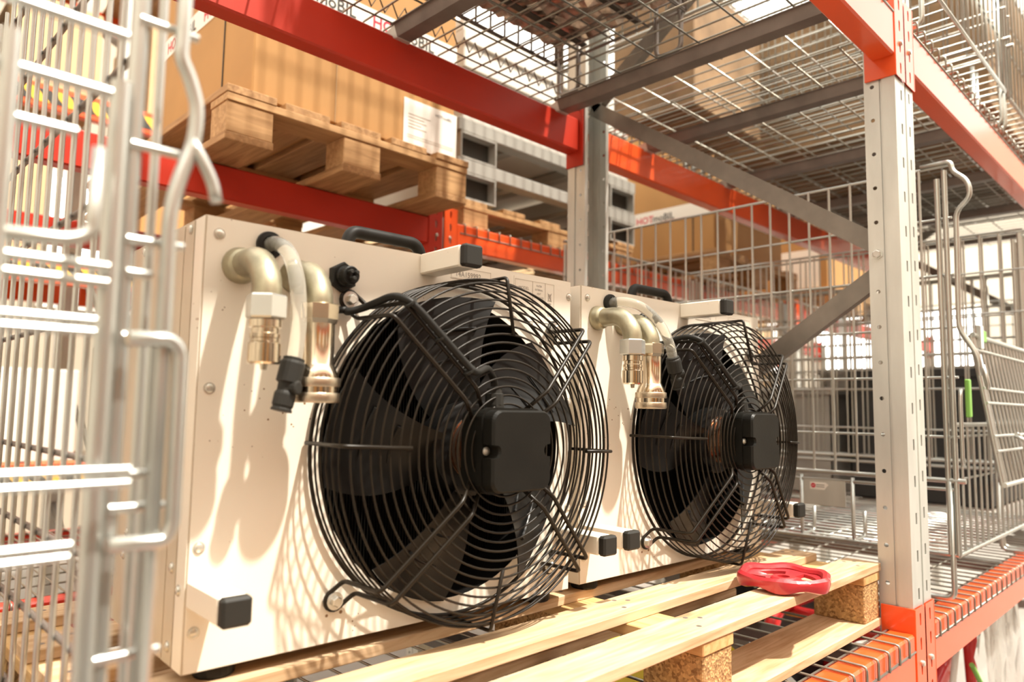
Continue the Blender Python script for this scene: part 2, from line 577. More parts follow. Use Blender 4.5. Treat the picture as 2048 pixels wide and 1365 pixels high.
# ------------------------------------------------------------------ rack frames
PITCHH = 0.075
def upright(parent, x0, yf, sgn, z0, z1, name='upright'):
    """omega profile, slotted face at yf looking towards -sgn*Y ; sgn=+1: flanges run to +Y"""
    W, t = 0.118, 0.0025
    b = MB()
    X = lambda a: x0 + a
    Y = lambda d: yf + sgn * d
    cols = ((0.040, 0.010), (0.092, 0.010))
    n = int((z1 - z0) / PITCHH)
    # slotted face, with a shallow groove in the middle
    xs = [0.0, 0.029, 0.051, 0.081, 0.103, W]
    for (a0, a1, d) in ((0, .029, 0), (.051, .060, 0), (.060, .072, .004), (.072, .081, 0), (.103, W, 0)):
        b.box(X(a0), min(Y(d), Y(d + t)), z0, X(a1), max(Y(d), Y(d + t)), z0 + n * PITCHH)
    b.box(X(.060), min(Y(0), Y(.006)), z0, X(.0615), max(Y(0), Y(.006)), z0 + n * PITCHH)
    b.box(X(.0705), min(Y(0), Y(.006)), z0, X(.072), max(Y(0), Y(.006)), z0 + n * PITCHH)
    slot = [(.0045, 0), (.0045, .0115), (0, .0115), (-.0045, .0115), (-.0045, 0), (-.0045, -.0115), (0, -.0115), (.0045, -.0115)]
    slot = [(.0045, 0), (.0045, .0115), (-.0045, .0115), (-.0045, -.0115), (.0045, -.0115)]
    slot = [(.0045, .0), (.0045, .0115), (-.0045, .0115), (-.0045, .0), (-.0045, -.0115), (.0045, -.0115)]
    for ci, cxx in enumerate((0.040, 0.092)):
        for k in range(n):
            zc = z0 + (k + 0.5) * PITCHH + (0.008 if ci else 0)
            if ci and k == n - 1: continue
            b.holed(0.022, PITCHH, slot, lambda a, c, d, cxx=cxx, zc=zc: (X(cxx + a), Y(d), zc + c), t)
    # sides: front part, step, flange with round holes
    for side in (0, 1):
        xo = 0.0 if side == 0 else W
        sg = 1 if side == 0 else -1
        def sx(a): return X(xo + sg * a)
        def slab(a0, a1, d0, d1):
            b.box(min(sx(a0), sx(a1)), min(Y(d0), Y(d1)), z0, max(sx(a0), sx(a1)), max(Y(d0), Y(d1)), z0 + n * PITCHH)
        slab(0, t, t, .024)
        slab(0, .007, .024, .0265)
        slab(.007 - t, .007, .0265, .030)
        slab(.007 - t, .0025 + t, .030, .0325)
        hole = circle(.0045, 10)
        for k in range(n):
            zc = z0 + (k + .5) * PITCHH + .02
            b.holed(.029, PITCHH, hole, lambda a, c, d, zc=zc: (sx(.0025 + d), Y(.0325 + .0145 + a), zc + c), t)
        slab(.0025, .016, .0615, .064)
    return b.obj(name, 'galvanised', parent)

def brace(parent, x, y0, z0, y1, z1, w=0.042, d=0.024, name='brace', m='brace_steel'):
    """C-section strut between two points of the frame"""
    p, q = Vector((x, y0, z0)), Vector((x, y1, z1))
    t = (q - p).normalized()
    nx = Vector((1, 0, 0)); nn = t.cross(nx)
    b = MB(); th = .002
    L = (q - p).length
    def fn(a, c, s): return p + nn * a + nx * c + t * s
    prof = [(-w/2, -d/2), (w/2, -d/2), (w/2, d/2), (w/2 - th, d/2), (w/2 - th, -d/2 + th), (-w/2 + th, -d/2 + th), (-w/2 + th, d/2), (-w/2, d/2)]
    b.prism(prof, fn, 0, L)
    return b.obj(name, m, parent)

def rack_frame(label, x0, yf=.482, yr=1.395, z0=FL, z1=2.3, braces=True):
    t = thing('rack_frame', label, 'rack frame', (x0 + .059, (yf + yr) / 2, z0), group='upright frames of the rack')
    upright(t, x0, yf, 1, z0, z1, 'front_upright')
    upright(t, x0, yr, -1, z0, z1, 'rear_upright')
    xb = x0 + .059
    ya, yb = yf + .05, yr - .05
    zig = [(yb, .905 + 1.25), (ya, .905 + .0 + .60), (yb, .905), (ya, .345), (yb, -.30), (ya, -.86), (yb, -1.35)]
    zig = [(yb, 2.05), (ya, 1.47), (yb, .912), (ya, .362), (ya, .310), (yb, -.24), (ya, -.79), (yb, -1.34)]
    if braces:
        for a, c in zip(zig[:-1], zig[1:]):
            if a[0] == c[0]: continue
            brace(t, xb, a[0], a[1], c[0], c[1])
    for (yy, zz) in ((ya - .004, .338), (yb + .004, .93)):
        b = MB(); b.lathe([(.011, 0), (.011, .002), (.0085, .0022), (.0085, .009), (.007, .010)], (x0 + .0025, yy, zz), (-1, 0, 0), 6)
        b.obj('frame_bolt', 'hex_zinc', t)
    for yy in (yf + .03, yr - .03):
        MB().cbox(x0 - .02, yy - .06, z0, x0 + .138, yy + .06, z0 + .008, .002).obj('foot_plate', 'galvanised', t)
    return t

RF = rack_frame('galvanised upright frame with round holes and diagonal braces right of the heaters', 1.617)
rack_frame('galvanised upright frame at the far end of the cage bay', 4.42, z1=2.3)
rack_frame('galvanised upright frame at the near end of the heater bay', -1.22, z1=2.3)

# ------------------------------------------------------------------ beams
def beam(label, x0, x1, yface, sgn, zb, m='rack_orange', ends='LR', yup=None, depth=.048, h=.100, group='rack beams'):
    """sgn=+1: outer face at yface looks towards -Y, body runs to +Y"""
    t = thing('rack_beam', label, 'rack beam', ((x0 + x1) / 2, yface + sgn * depth / 2, zb), group=group)
    ya, yb = sorted((yface, yface + sgn * depth))
    MB().cbox(x0 + .004, ya, zb, x1 - .004, yb, zb + h, .004).obj('beam_profile', m, t)
    for e in ends:
        s = 1 if e == 'R' else -1
        xe = x1 if e == 'R' else x0
        up_f = yface if yup is None else yup
        b = MB()
        z0, z1 = zb - .043, zb + h + .048
        # side leg against the upright
        y0_, y1_ = sorted((up_f - sgn * .005, up_f + sgn * .060))
        b.cbox(min(xe, xe - s * .004), y0_, z0, max(xe, xe - s * .004), y1_, z1, .0012)
        c1 = b.obj('beam_connector', m, t)
        # front leg on the slotted face
        b = MB()
        keyslot = [(.0045, .010), (0, .013), (-.0045, .010), (-.003, -.012), (.003, -.012), (.0045, 0)]
        nn = 4
        hh = (z1 - z0) / nn
        for k in range(nn):
            zc = z0 + (k + .5) * hh
            b.holed(.055, hh, keyslot, lambda a, c, d, zc=zc: (xe + s * .0275 + a, up_f - sgn * (.0045 - d), zc + c), .0035)
        b.obj('slotted_leg', m, c1)
        for zz in (zb + h / 2 - .012,):
            MB().lathe([(.006, 0), (.006, .003), (.004, .005)], (xe + s * .030, up_f - sgn * .0045, zz + .0), (0, -sgn, 0), 10, True).obj('locking_pin', 'screw_zinc', c1)
    return t

XL, XA, XB, XC = -1.102, 1.617, 1.735, 4.42
YF, YR = .482, 1.395
beam('orange upper front beam over the heaters, nearest the camera', XL, XA, YF - .003, 1, .762, ends='LR', yup=YF)
beam('sunlit orange upper front beam of the bay right of the upright', XB, XC, YF - .003, 1, .762, ends='LR', yup=YF)
beam('orange lower front beam under the pallet with the heaters', XL, XA, YF - .003, 1, -.533, ends='LR', yup=YF)
beam('sunlit lower front beam under the cages, salmon in the light', XB, XC, YF - .003, 1, -.533, ends='LR', yup=YF)
beam('red upper rear beam behind the heaters, dappled by sun at its right end', XL, XA, YR + .003, -1, .764, m='rack_orange_shaded', yup=YR)
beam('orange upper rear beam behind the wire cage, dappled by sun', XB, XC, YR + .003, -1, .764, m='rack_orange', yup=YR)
beam('red lower rear beam behind the heater pallet', XL, XA, YR + .003, -1, -.533, m='rack_orange_shaded', yup=YR)
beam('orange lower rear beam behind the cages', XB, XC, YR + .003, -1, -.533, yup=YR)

# ------------------------------------------------------------------ wire decks with support channels
def wire_deck(label, x0, x1, y0, y1, z, bars, barz, hook_front, hook_rear=True, r=.0024, sx=.056, drop=.036, m='deck_wire', low=False):
    t = thing('wire_deck', label, 'wire deck', ((x0 + x1) / 2, (y0 + y1) / 2, z), group='wire mesh decks')
    b = MB()
    x = x0 + .02
    while x < x1 - .01:
        pts = []
        if hook_front: pts += [(x, y0, z - drop), (x, y0, z)]
        else: pts += [(x, y0 + .06, z)]
        if hook_rear: pts += [(x, y1, z), (x, y1, z - drop)]
        else: pts += [(x, y1 - .06, z)]
        b.tube(rounded(pts, .007, 2) if len(pts) > 2 else pts, r, 6)
        x += sx
    b.obj('crosswise_wires', m, t, fix=False, kind='stuff')
    b = MB()
    ny = max(2, int((y1 - y0 - .1) / .105))
    for i in range(ny + 1):
        y = y0 + .055 + (y1 - y0 - .11) * i / ny
        b.tube([(x0, y, z - 2 * r), (x1, y, z - 2 * r)], r, 6)
    if hook_front: b.tube([(x0, y0 + 2 * r, z - drop), (x1, y0 + 2 * r, z - drop)], r, 6)
    if hook_rear: b.tube([(x0, y1 - 2 * r, z - drop), (x1, y1 - 2 * r, z - drop)], r, 6)
    b.obj('lengthwise_wires', m, t, fix=False, kind='stuff')
    for xb in bars:
        b = MB(); w, h, th = .05, .028, .002
        prof = [(-w/2 - .008, h), (-w/2, h), (-w/2 + .008, 0), (w/2 - .008, 0), (w/2, h), (w/2 + .008, h), (w/2 + .008, h - th), (w/2 + th, h - th), (w/2 - .008 + th, -th), (-w/2 + .008 - th, -th), (-w/2 - th, h - th), (-w/2 - .008, h - th)]
        ya, yb = y0 + .055, y1 - .055
        if low:
            ya, yb = y0 + .012, y1 - .012
        b.prism(prof, lambda a, c, d: (xb + a, d, barz + c), ya, yb)
        bo = b.obj('support_channel', 'bar_steel', t)
        for ye, s in (() if low else ((ya, 1), (yb, -1))):
            e = MB()
            e.add([(xb - .030, ye - s * .045, barz + .004), (xb + .030, ye - s * .045, barz + .004), (xb + .018, ye + s * .012, barz - .004), (xb - .018, ye + s * .012, barz - .004),
                   (xb - .034, ye - s * .045, barz + .007), (xb + .034, ye - s * .045, barz + .007), (xb + .026, ye + s * .012, barz + .026), (xb - .026, ye + s * .012, barz + .026)],
                  [(0, 1, 2, 3), (7, 6, 5, 4), (0, 4, 5, 1), (1, 5, 6, 2), (2, 6, 7, 3), (3, 7, 4, 0)])
            e.obj('flared_end', 'galvanised', bo)
    return t

wire_deck('wire mesh deck on the upper beams above the heaters', XL + .01, XA - .006, YF - .008, YR + .008, .8945, (-.6, -.1, .40, .96, 1.53), .858, True)
wire_deck('wire mesh deck on the upper beams above the wire cages', XB + .008, XC - .006, YF - .008, YR + .008, .8945, (1.97, 2.50, 3.05, 3.60, 4.15), .858, True)
wire_deck('wire mesh deck under the pallet with the heaters', XL + .01, XA - .006, YF - .008, YR + .008, -.4295, (.35, .95, 1.45), -.466, True, low=True)
wire_deck('wire mesh deck under the standing wire cages', XB + .008, XC - .006, YF - .008, YR + .008, -.4295, (2.0, 2.6, 3.2, 3.8), -.466, True, low=True)

# ------------------------------------------------------------------ pallets
def pallet(label, x0, x1, y0, y1, ztop, boards, bw, along='X', hs=(.016, .018, .074, .016), mats=('pallet_pine', 'pallet_pine_cross', 'chip_block'), blocks=None, bwid=.085, bottom=None, bbw=.10, group='wooden pallets', jit=.004, nails=False):
    """along: direction of the top boards. boards: positions of lower edges across."""
    t = thing('pallet', label, 'pallet', ((x0 + x1) / 2, (y0 + y1) / 2, ztop - sum(hs)), group=group)
    ma, mc, mb = mats
    if along == 'Y':
        # work in a frame with the roles of x and y swapped
        def put(b, a0, c0, z0, a1, c1, z1, ch=.0015): return b.cbox(c0, a0, z0, c1, a1, z1, ch)
        ma, mc = mc, ma
        a0_, a1_, c0_, c1_ = y0, y1, x0, x1
    else:
        def put(b, a0, c0, z0, a1, c1, z1, ch=.0015): return b.cbox(a0, c0, z0, a1, c1, z1, ch)
        a0_, a1_, c0_, c1_ = x0, x1, y0, y1
    zt = ztop
    rr = random.Random(hash(label) % 1000)
    rr = random.Random(len(label) * 7 + int(abs(x0) * 100))
    for c in boards:
        b = MB()
        e0, e1 = rr.uniform(-jit, jit), rr.uniform(-jit, jit)
        put(b, a0_ + e0, c, zt - hs[0], a1_ + e1, c + bw, zt)
        bd = b.obj('top_board', ma, t)
        if nails:
            for bl in blocks:
                for fx, fc in ((.25, .3), (.7, .6), (.5, .8)):
                    nb = MB(); p = (bl + bwid * fx, c + bw * fc, zt)
                    nb.lathe([(.0042, -.0006), (.0042, .00015)], p, (0, 0, 1), 8)
                    nb.obj('nail_head', 'bar_steel', bd)
    zc = zt - hs[0]
    bl = blocks
    for a in bl:
        b = MB(); put(b, a, c0_ + .002, zc - hs[1], a + bwid, c1_ - .002, zc)
        b.obj('cross_board', mc, t)
    zb = zc - hs[1]
    cb = [c0_ + .004, (c0_ + c1_ - bbw) / 2, c1_ - bbw - .004]
    for a in bl:
        for c in cb:
            b = MB(); put(b, a + .003, c, zb - hs[2], a + bwid - .002, c + bbw, zb, .002)
            b.obj('block', mb, t)
    z3 = zb - hs[2]
    if bottom == 'cross':
        for a in bl:
            b = MB(); put(b, a, c0_ + .003, z3 - hs[3], a + bwid, c1_ - .003, z3)
            b.obj('bottom_board', mc, t)
    else:
        for c in cb:
            b = MB(); put(b, a0_ + .002, c - .003, z3 - hs[3], a1_ - .002, c + bbw + .003, z3)
            b.obj('bottom_board', ma, t)
    return t

ZP = -.303
pallet('pale pine pallet carrying the two cream heaters and the red handwheel', .226, 1.608, .538, 1.28, ZP,
       [.538, .668, .798, .928, 1.058, 1.205], .070, blocks=[.229, .918, 1.522], nails=True)

# ------------------------------------------------------------------ heaters
HW, HD, HH = .596, .28, .50
FU, FV = .3625, .2335          # fan axis on the front panel
def rot2(a, r): return (FU + r * math.cos(a), FV + r * math.sin(a))

def screw(parent, p, ax, r=.0052, name='screw'):
    b = MB()
    b.lathe([(r * 1.25, 0), (r * 1.25, .0008), (r, .0009), (r * .9, .0022), (r * .55, .0032)], p, ax, 14, True)
    s = b.obj(name, 'screw_zinc', parent)
    return s

def hex_bolt(parent, p, ax, r=.012, name='washer_bolt'):
    b = MB()
    b.lathe([(r, 0), (r, .0018)], p, ax, 24)
    o_ = b.obj(name, 'hex_zinc', parent)
    b = MB()
    q = Vector(p) + Vector(ax).normalized() * .0018
    b.lathe([(r * .62, 0), (r * .62, .005), (r * .5, .0062)], q, ax, 6)
    b.obj('hex_head', 'screw_zinc', o_)
    return o_

def heater(label, loc, yawdeg, variant):
    T = thing('heater_unit', label, 'heater', loc, math.radians(yawdeg), group='cream fan heaters', local=True)
    t = .0015
    # casing: back, sides, top, bottom behind the front panel
    b = MB()
    b.box(0, t, 0, t, HD, HH); b.box(HW - t, t, 0, HW, HD, HH)
    b.box(t, t, 0, HW - t, HD, t); b.box(t, t, HH - t, HW - t, HD, HH); b.box(t, HD - t, t, HW - t, HD, HH - t)
    cas = b.obj('casing', 'cream_shaded', T)
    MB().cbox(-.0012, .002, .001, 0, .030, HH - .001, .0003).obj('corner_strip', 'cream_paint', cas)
    MB().cbox(-.0012, .034, .001, 0, .064, HH - .001, .0003).obj('side_strip', 'cream_shaded', cas)
    MB().cbox(-.0014, .067, .002, 0, .245, HH - .002, .0003).obj('side_panel', 'cream_shaded', cas)
    for (yy, zz) in ((.045, .49), (.045, .105), (.020, .085), (.045, .02), (.225, .12), (.225, .49), (.235, .09)):
        screw(cas, (-.0012, yy, zz), (-1, 0, 0), .005, 'side_screw')
    # front panel with the round fan opening
    R0, HU = .2085, FU - .0065
    n = 96
    ang = [2 * math.pi * (i + .5) / n for i in range(n)]
    for q in (math.atan2(HH - FV, HW - HU), math.atan2(HH - FV, -HU), math.atan2(-FV, -HU), math.atan2(-FV, HW - HU)):
        q %= 2 * math.pi
        k = min(range(n), key=lambda i: abs((ang[i] - q + math.pi) % (2 * math.pi) - math.pi))
        ang[k] = q
    ins, out = [], []
    for a in ang:
        c, s = math.cos(a), math.sin(a)
        ins.append((HU + R0 * c, FV + R0 * s))
        k = 1e9
        if c > 1e-9: k = min(k, (HW - .001 - HU) / c)
        if c < -1e-9: k = min(k, (HU - .001) / -c)
        if s > 1e-9: k = min(k, (HH - .001 - FV) / s)
        if s < -1e-9: k = min(k, (FV - .001) / -s)
        out.append((HU + k * c, FV + k * s))
    b = MB()
    vs = [(x, 0, z) for x, z in ins] + [(x, 0, z) for x, z in out] + [(x, .0022, z) for x, z in ins] + [(x, .0022, z) for x, z in out]
    fs = []
    for i in range(n):
        j = (i + 1) % n
        fs += [(i, j, n + j, n + i), (2 * n + i, 3 * n + i, 3 * n + j, 2 * n + j), (n + i, n + j, 3 * n + j, 3 * n + i), (i, 2 * n + i, 2 * n + j, j)]
    b.add(vs, fs)
    pan = b.obj('front_panel', 'cream_paint', T)
    for (u, v) in ((.011, .48), (.009, .305), (.007, .132), (.006, .043), (.587, .474), (.587, .30), (.587, .13), (.587, .03)):
        screw(pan, (u + .004, 0, v), (0, -1, 0))
    # added black ring keeping the fan opening dark, dark radiator behind
    b = MB()
    prof = [(R0 + .004, .004), (R0 + .004, .075), (R0 - .001, .075), (R0 - .001, .0005), (R0 + .002, .001), (R0 + .003, .003)]
    nn = 72; vs, fs = [], []
    for (r, y) in prof:
        for k in range(nn):
            a = 2 * math.pi * k / nn
            vs.append((HU + r * math.cos(a), y, FV + r * math.sin(a)))
    for i in range(len(prof)):
        for k in range(nn):
            l = (k + 1) % nn; j = (i + 1) % len(prof)
            fs.append((i * nn + k, i * nn + l, j * nn + l, j * nn + k))
    b.add(vs, fs, True); b.obj('shade_ring', 'black_void', T)
    b = MB(); b.box(.02, .078, .02, HW - .02, .09, HH - .02)
    for k in range(110):
        x = .03 + k * (HW - .06) / 109
        b.box(x - .0006, .0745, .03, x + .0006, .078, HH - .03)
    b.obj('radiator_fins', 'black_plastic', T)
    # feet
    for (fx, fy) in ((.045, .03), (HW - .045, .03), (.045, HD - .03), (HW - .045, HD - .03)):
        MB().lathe([(.021, -.015), (.023, -.012), (.023, -.002), (.018, 0)], (fx, fy, 0), (0, 0, 1), 20).obj('rubber_foot', 'rubber', T)
    # stub tubes with black end caps
    for (u0, v0) in ((.290, .471), (.0005, .070), (HW - .0305, .070)):
        L = .088
        tb = MB().cbox(u0, -L, v0, u0 + .030, .0, v0 + .0285, .002).obj('support_tube', 'cream_paint', T)
        MB().cbox(u0 - .0004, -L - .014, v0 - .0004, u0 + .0304, -L, v0 + .0289, .003).obj('end_cap', 'black_cap', tb)
    # carrying handle on top
    pts = rounded([(.205, .055, HH), (.212, .055, HH + .028), (.322, .055, HH + .028), (.333, .055, HH)], .024, 6)
    hd = MB().tube(pts, .0092, 12).obj('carry_handle', 'rubber', T)
    for xx in (.205, .333):
        MB().cbox(xx - .013, .040, HH, xx + .013, .075, HH + .008, .002).obj('handle_foot', 'rubber', hd)
    # pipe 1
    def elbow(u, v, k, r, end):
        R = .040
        p = [(u, .01, v), (u, -(k - R), v)]
        for i in range(1, 9):
            a = math.pi / 2 * i / 8
            p.append((u, -(k - R) - R * math.sin(a), v - R + R * math.cos(a)))
        p.append((u, -k, end))
        b = MB().tube(p, r, 20); e = b.obj('pipe_elbow', 'zinc_pipe', T)
        b = MB(); b.lathe([(r * 1.32, 0), (r * 1.36, .003), (r * 1.32, .007), (r * 1.22, .010), (r * 1.22, .013), (r * 1.1, .016), (r * 1.0, .018)], (u, 0, v), (0, -1, 0), 28, True)
        b.obj('pipe_collar', 'zinc_pipe', e)
        return e
    u1, v1, k1 = .040, .4465, .078
    e1 = elbow(u1, v1, k1, .0158, .398)
    D = (0, 0, -1)
    MB().lathe([(.0195, 0), (.0215, .002), (.0215, .024), (.0190, .026)], (u1, -k1, .4045), D, 6, ref=(.15, 1, 0)).obj('hex_nut', 'hex_zinc', e1)
    MB().lathe([(.0150, 0), (.0168, .001), (.0168, .009), (.0145, .010), (.0145, .015), (.0160, .016), (.0160, .020), (.0150, .021), (.0150, .024), (.0172, .026), (.0172, .046), (.0150, .048), (.004, .048), (.003, .054)], (u1, -k1, .3785), D, 40, True).obj('quick_nipple', 'nickel', e1)
    u2_, v2_, k2 = .1085, .4425, .064
    e2 = elbow(u2_, v2_, k2, .0158, .400)
    MB().lathe([(.021, 0), (.0228, .001), (.0228, .018), (.0205, .023)], (u2_, -k2, .4035), D, 8).obj('hex_collar', 'nickel', e2)
    MB().lathe([(.0185, 0), (.0185, .046), (.020, .048), (.0245, .060), (.0245, .068)], (u2_, -k2, .3805), D, 40, True).obj('coupler_body', 'nickel', e2)
    MB().lathe([(.0262, 0), (.0268, .001), (.0268, .009), (.0262, .010)], (u2_, -k2, .3190), D, 48, True).obj('knurled_ring', 'nickel_satin', e2)
    MB().lathe([(.0245, 0), (.0245, .012)], (u2_, -k2, .3105), D, 40, True).obj('coupler_groove', 'nickel', e2)
    MB().lathe([(.0262, 0), (.0268, .001), (.0268, .009), (.0255, .011), (.017, .011)], (u2_, -k2, .3020), D, 48, True).obj('knurled_ring', 'nickel_satin', e2)
    # clear hose with black fittings and its grommet
    gu, gv = .073, .476
    b = MB(); b.lathe([(.0155, 0), (.0165, .003), (.0155, .007), (.0105, .008), (.0095, .003)], (gu, 0, gv), (0, -1, 0), 24, True)
    b.obj('grommet', 'rubber', T)
    if variant == 0:
        path = [(gu, .005, gv), (gu + .001, -.022, gv - .001), (gu + .004, -.048, gv - .016), (gu + .006, -.066, gv - .048), (gu + .007, -.072, gv - .085), (gu + .006, -.073, gv - .115), (gu + .003, -.073, gv - .140)]
        fit0, fdir = Vector(path[-1]), Vector((-.22, 0, -1)).normalized()
    else:
        path = [(gu, .005, gv), (gu + .008, -.022, gv + .002), (gu + .032, -.048, gv - .008), (gu + .062, -.064, gv - .036), (gu + .082, -.070, gv - .070), (gu + .092, -.070, gv - .096)]
        fit0, fdir = Vector(path[-1]), Vector((.42, .05, -1)).normalized()
    hs = MB().tube(smooth_path(path, 6), .0088, 14).obj('clear_hose', 'hose_clear', T)
    MB().lathe([(.0085, -.004), (.0118, -.003), (.0118, 0), (.0128, .001), (.0135, .003), (.0135, .024), (.0105, .026), (.0100, .034), (.0112, .036), (.0118, .038), (.0115, .050), (.0105, .051), (.0105, .053), (.0115, .054), (.0115, .056)], fit0, fdir, 20).obj('push_fitting', 'black_cap', hs)
    side = fdir.cross(Vector((0, -1, 0))).normalized() * (1 if variant else -1)
    MB().lathe([(.008, 0), (.008, .014), (.006, .015)], fit0 + fdir * .030, Vector((.5, -.85, 0)) if variant == 0 else Vector((.7, -.7, .2)), 14).obj('fitting_branch', 'black_cap', hs)
    # electrical socket
    su, sv = .170, .4505
    b = MB(); b.lathe([(.0195, 0), (.0195, .007), (.0175, .009)], (su, 0, sv), (0, -1, 0), 6)
    sk = b.obj('plug_socket', 'black_cap', T)
    MB().lathe([(.0135, .009), (.0135, .014), (.0115, .016), (.0115, .026), (.0100, .027), (.0100, .0265)], (su, 0, sv), (0, -1, 0), 20).obj('socket_barrel', 'black_plastic', sk)
    for (a, c) in ((-.004, .003), (.004, .003), (0, -.005)):
        MB().lathe([(.0028, .0265), (.0028, .034), (.002, .035)], (su + a, 0, sv + c), (0, -1, 0), 10).obj('contact_pin', 'black_cap', sk)
    # ---------------- fan guard
    def P(r, a, k, off=0.0):
        # off: sideways offset, perpendicular to the radius
        return (FU + r * math.cos(a) - off * math.sin(a), -k, FV + r * math.sin(a) + off * math.cos(a))
    def kprof(r):
        return .0885 + .019 * min(1.0, (.233 - r) / .09)
    rg = .0015
    def ring(r, k, rad=rg):
        b = MB(); n = 88
        b.tube([P(r, 2 * math.pi * i / n, k) for i in range(n)], rad, 6, closed=True)
        return b.mesh('ring')
    base = MB(); n = 88
    base.tube([P(.2290, 2 * math.pi * i / n, .006) for i in range(n)], .0026, 8, closed=True)
    guard = base.obj('fan_guard', 'black_wire', T, fix=False)
    for k in (.020, .034, .048, .062, .076):
        link('ring', ring(.2285 + .0015 * math.sin(math.pi * k / .085), k), 'black_wire', guard)
    r = .2225
    while r > .058:
        link('ring', ring(r, kprof(r)), 'black_wire', guard)
        r -= .0116
    RB = math.radians(-2.3)
    for q in range(4):
        a = RB + q * math.pi / 2
        pts = rounded([P(.2330, a, .003), P(.2330, a, .0905), P(.152, a, kprof(.152) + .004)], .006, 4)
        MB().tube(pts, .0025, 8).obj('radial_bar', 'black_wire', guard, fix=False)
    RS = math.radians(-1.0)
    for q in range(4):
        a = RS + math.pi / 4 + q * math.pi / 2
        d = .0115
        half = []
        for s in (1, -1):
            seq = [P(.060, a, .096, s * d * .9), P(.100, a, .1155, s * d), P(.2385, a, .0935, s * d), P(.2400, a, .013, s * d), P(.262, a, .0045, s * d)]
            half.append(seq)
        arc = [P(.262 + .0115 * math.cos(x), a, .0045, .0115 * math.sin(x)) for x in [math.pi / 2 - math.pi * i / 8 for i in range(1, 8)]]
        full = rounded(half[0], .008, 4) + [Vector(p) for p in arc] + rounded(half[1][::-1], .008, 4)
        MB().tube(full, .0029, 8).obj('strut', 'black_wire', guard, fix=False)
        hex_bolt(guard, P(.2625, a, .007), (0, -1, 0), .0108)
    # ---------------- fan: motor, blades
    b = MB()
    prof = [(.012, .060), (.040, .058)]
    for i in range(9):
        y = .052 - i * .010
        prof += [(.046, y), (.046, y - .006), (.041, y - .0065), (.041, y - .0095)]
    prof += [(.041, -.05)]
    b.lathe(prof, (FU, -.032, FV), (0, -1, 0), 32, True)
    mot = b.obj('fan_motor', 'motor_alu', T)
    MB().lathe([(.060, -.02), (.066, -.015), (.066, .030), (.058, .034)], (FU, -.008, FV), (0, -1, 0), 36, True).obj('rotor_hub', 'black_blade', mot)
    for q in range(5):
        b = MB(); nr, na = 9, 9
        a0 = math.radians(44 + 72 * q)
        vs = []
        for side in (0, 1):
            for i in range(nr):
                rr = .060 + (.2115 - .060) * i / (nr - 1)
                wd = math.radians(50 - 12 * i / (nr - 1)) + .05
                sweep = .28 * (i / (nr - 1)) ** 1.5
                for j in range(na):
                    tt = j / (na - 1)
                    aa = a0 - sweep + (tt - .5) * wd
                    k = .002 + .046 * (1 - tt) * (1 - .35 * i / (nr - 1)) - .008 * math.sin(math.pi * tt) + side * .0022
                    vs.append((FU + rr * math.cos(aa), -k, FV + rr * math.sin(aa)))
        fs = []
        N = nr * na
        for i in range(nr - 1):
            for j in range(na - 1):
                q4 = (i * na + j, i * na + j + 1, (i + 1) * na + j + 1, (i + 1) * na + j)
                fs += [q4, tuple(N + x for x in q4[::-1])]
        rim = [i * na for i in range(nr)] + [(nr - 1) * na + j for j in range(1, na)] + [i * na + na - 1 for i in range(nr - 2, -1, -1)] + [j for j in range(na - 2, 0, -1)]
        for x, y in zip(rim, rim[1:] + rim[:1]):
            fs.append((x, y, N + y, N + x))
        b.add(vs, fs, True)
        bl = b.obj('fan_blade', 'black_blade', T)
        for rr in (.125, .165):
            pts = []
            for j in range(6):
                tt = .12 + .10 * j
                aa = a0 - .28 * ((rr - .06) / .1455) ** 1.5 + (tt - .5) * math.radians(44)
                k = .002 + .046 * (1 - tt) * .80 - .008 * math.sin(math.pi * tt) + .004
                pts.append((FU + rr * math.cos(aa), -k, FV + rr * math.sin(aa)))
            MB().tube(pts, [.0032, .0026, .002, .0018, .0014, .001], 6).obj('blade_rib', 'black_blade', bl)
    # ---------------- terminal box on the fan axis
    cu_, cv_ = FU - .004, FV + .0005
    def BX(a, c, d): return (cu_ + a, -d, cv_ + c)
    b = MB(); b.prism(rrect(.0515, .0525, .014), BX, .080, .1135)
    tb = b.obj('terminal_box', 'black_plastic', T)
    b = MB(); b.prism(rrect(.0535, .0545, .016), BX, .1135, .1225); b.obj('box_rim', 'black_plastic', tb)
    def notch(hw, hh, r):
        pts = rrect(hw, hh, r, 6)
        res = []
        m = len(pts)
        # insert half-round notches in the left and right edges
        for i in range(m):
            p, q = pts[i], pts[(i + 1) % m]
            res.append(p)
            if abs(p[0] - q[0]) < 1e-6 and abs(p[1] - q[1]) > .04:
                sgn_ = 1 if p[0] > 0 else -1
                dirn = 1 if q[1] > p[1] else -1
                for j in range(9):
                    an = math.pi * j / 8
                    res.append((p[0] - sgn_ * (.004 + .0075 * math.sin(an)) if 0 < j < 8 else p[0], -dirn * .0085 * math.cos(an)))
        return res
    b = MB(); pl = notch(.0505, .0515, .014)
    nP = len(pl)
    inner = [(a * .955, c * .955) for a, c in pl]
    vs = [BX(a, c, .1225) for a, c in pl] + [BX(a, c, .1385) for a, c in pl] + [BX(a, c, .1425) for a, c in inner]
    fs = []
    for i in range(nP):
        j = (i + 1) % nP
        fs += [(i, j, nP + j, nP + i), (nP + i, nP + j, 2 * nP + j, 2 * nP + i)]
    fs.append(tuple(range(2 * nP, 3 * nP)))
    b.add(vs, fs); b.obj('box_lid', 'black_plastic', tb)
    for s in (-1, 1):
        screw(tb, BX(s * .0455, 0, .1225), (0, -1, 0), .0045, 'lid_screw')
    gl = (cu_ - .012, -.098, cv_ + .0525)
    b = MB(); b.lathe([(.0135, 0), (.0135, .006)], gl, (0, 0, 1), 6); gd = b.obj('cable_gland', 'black_cap', tb)
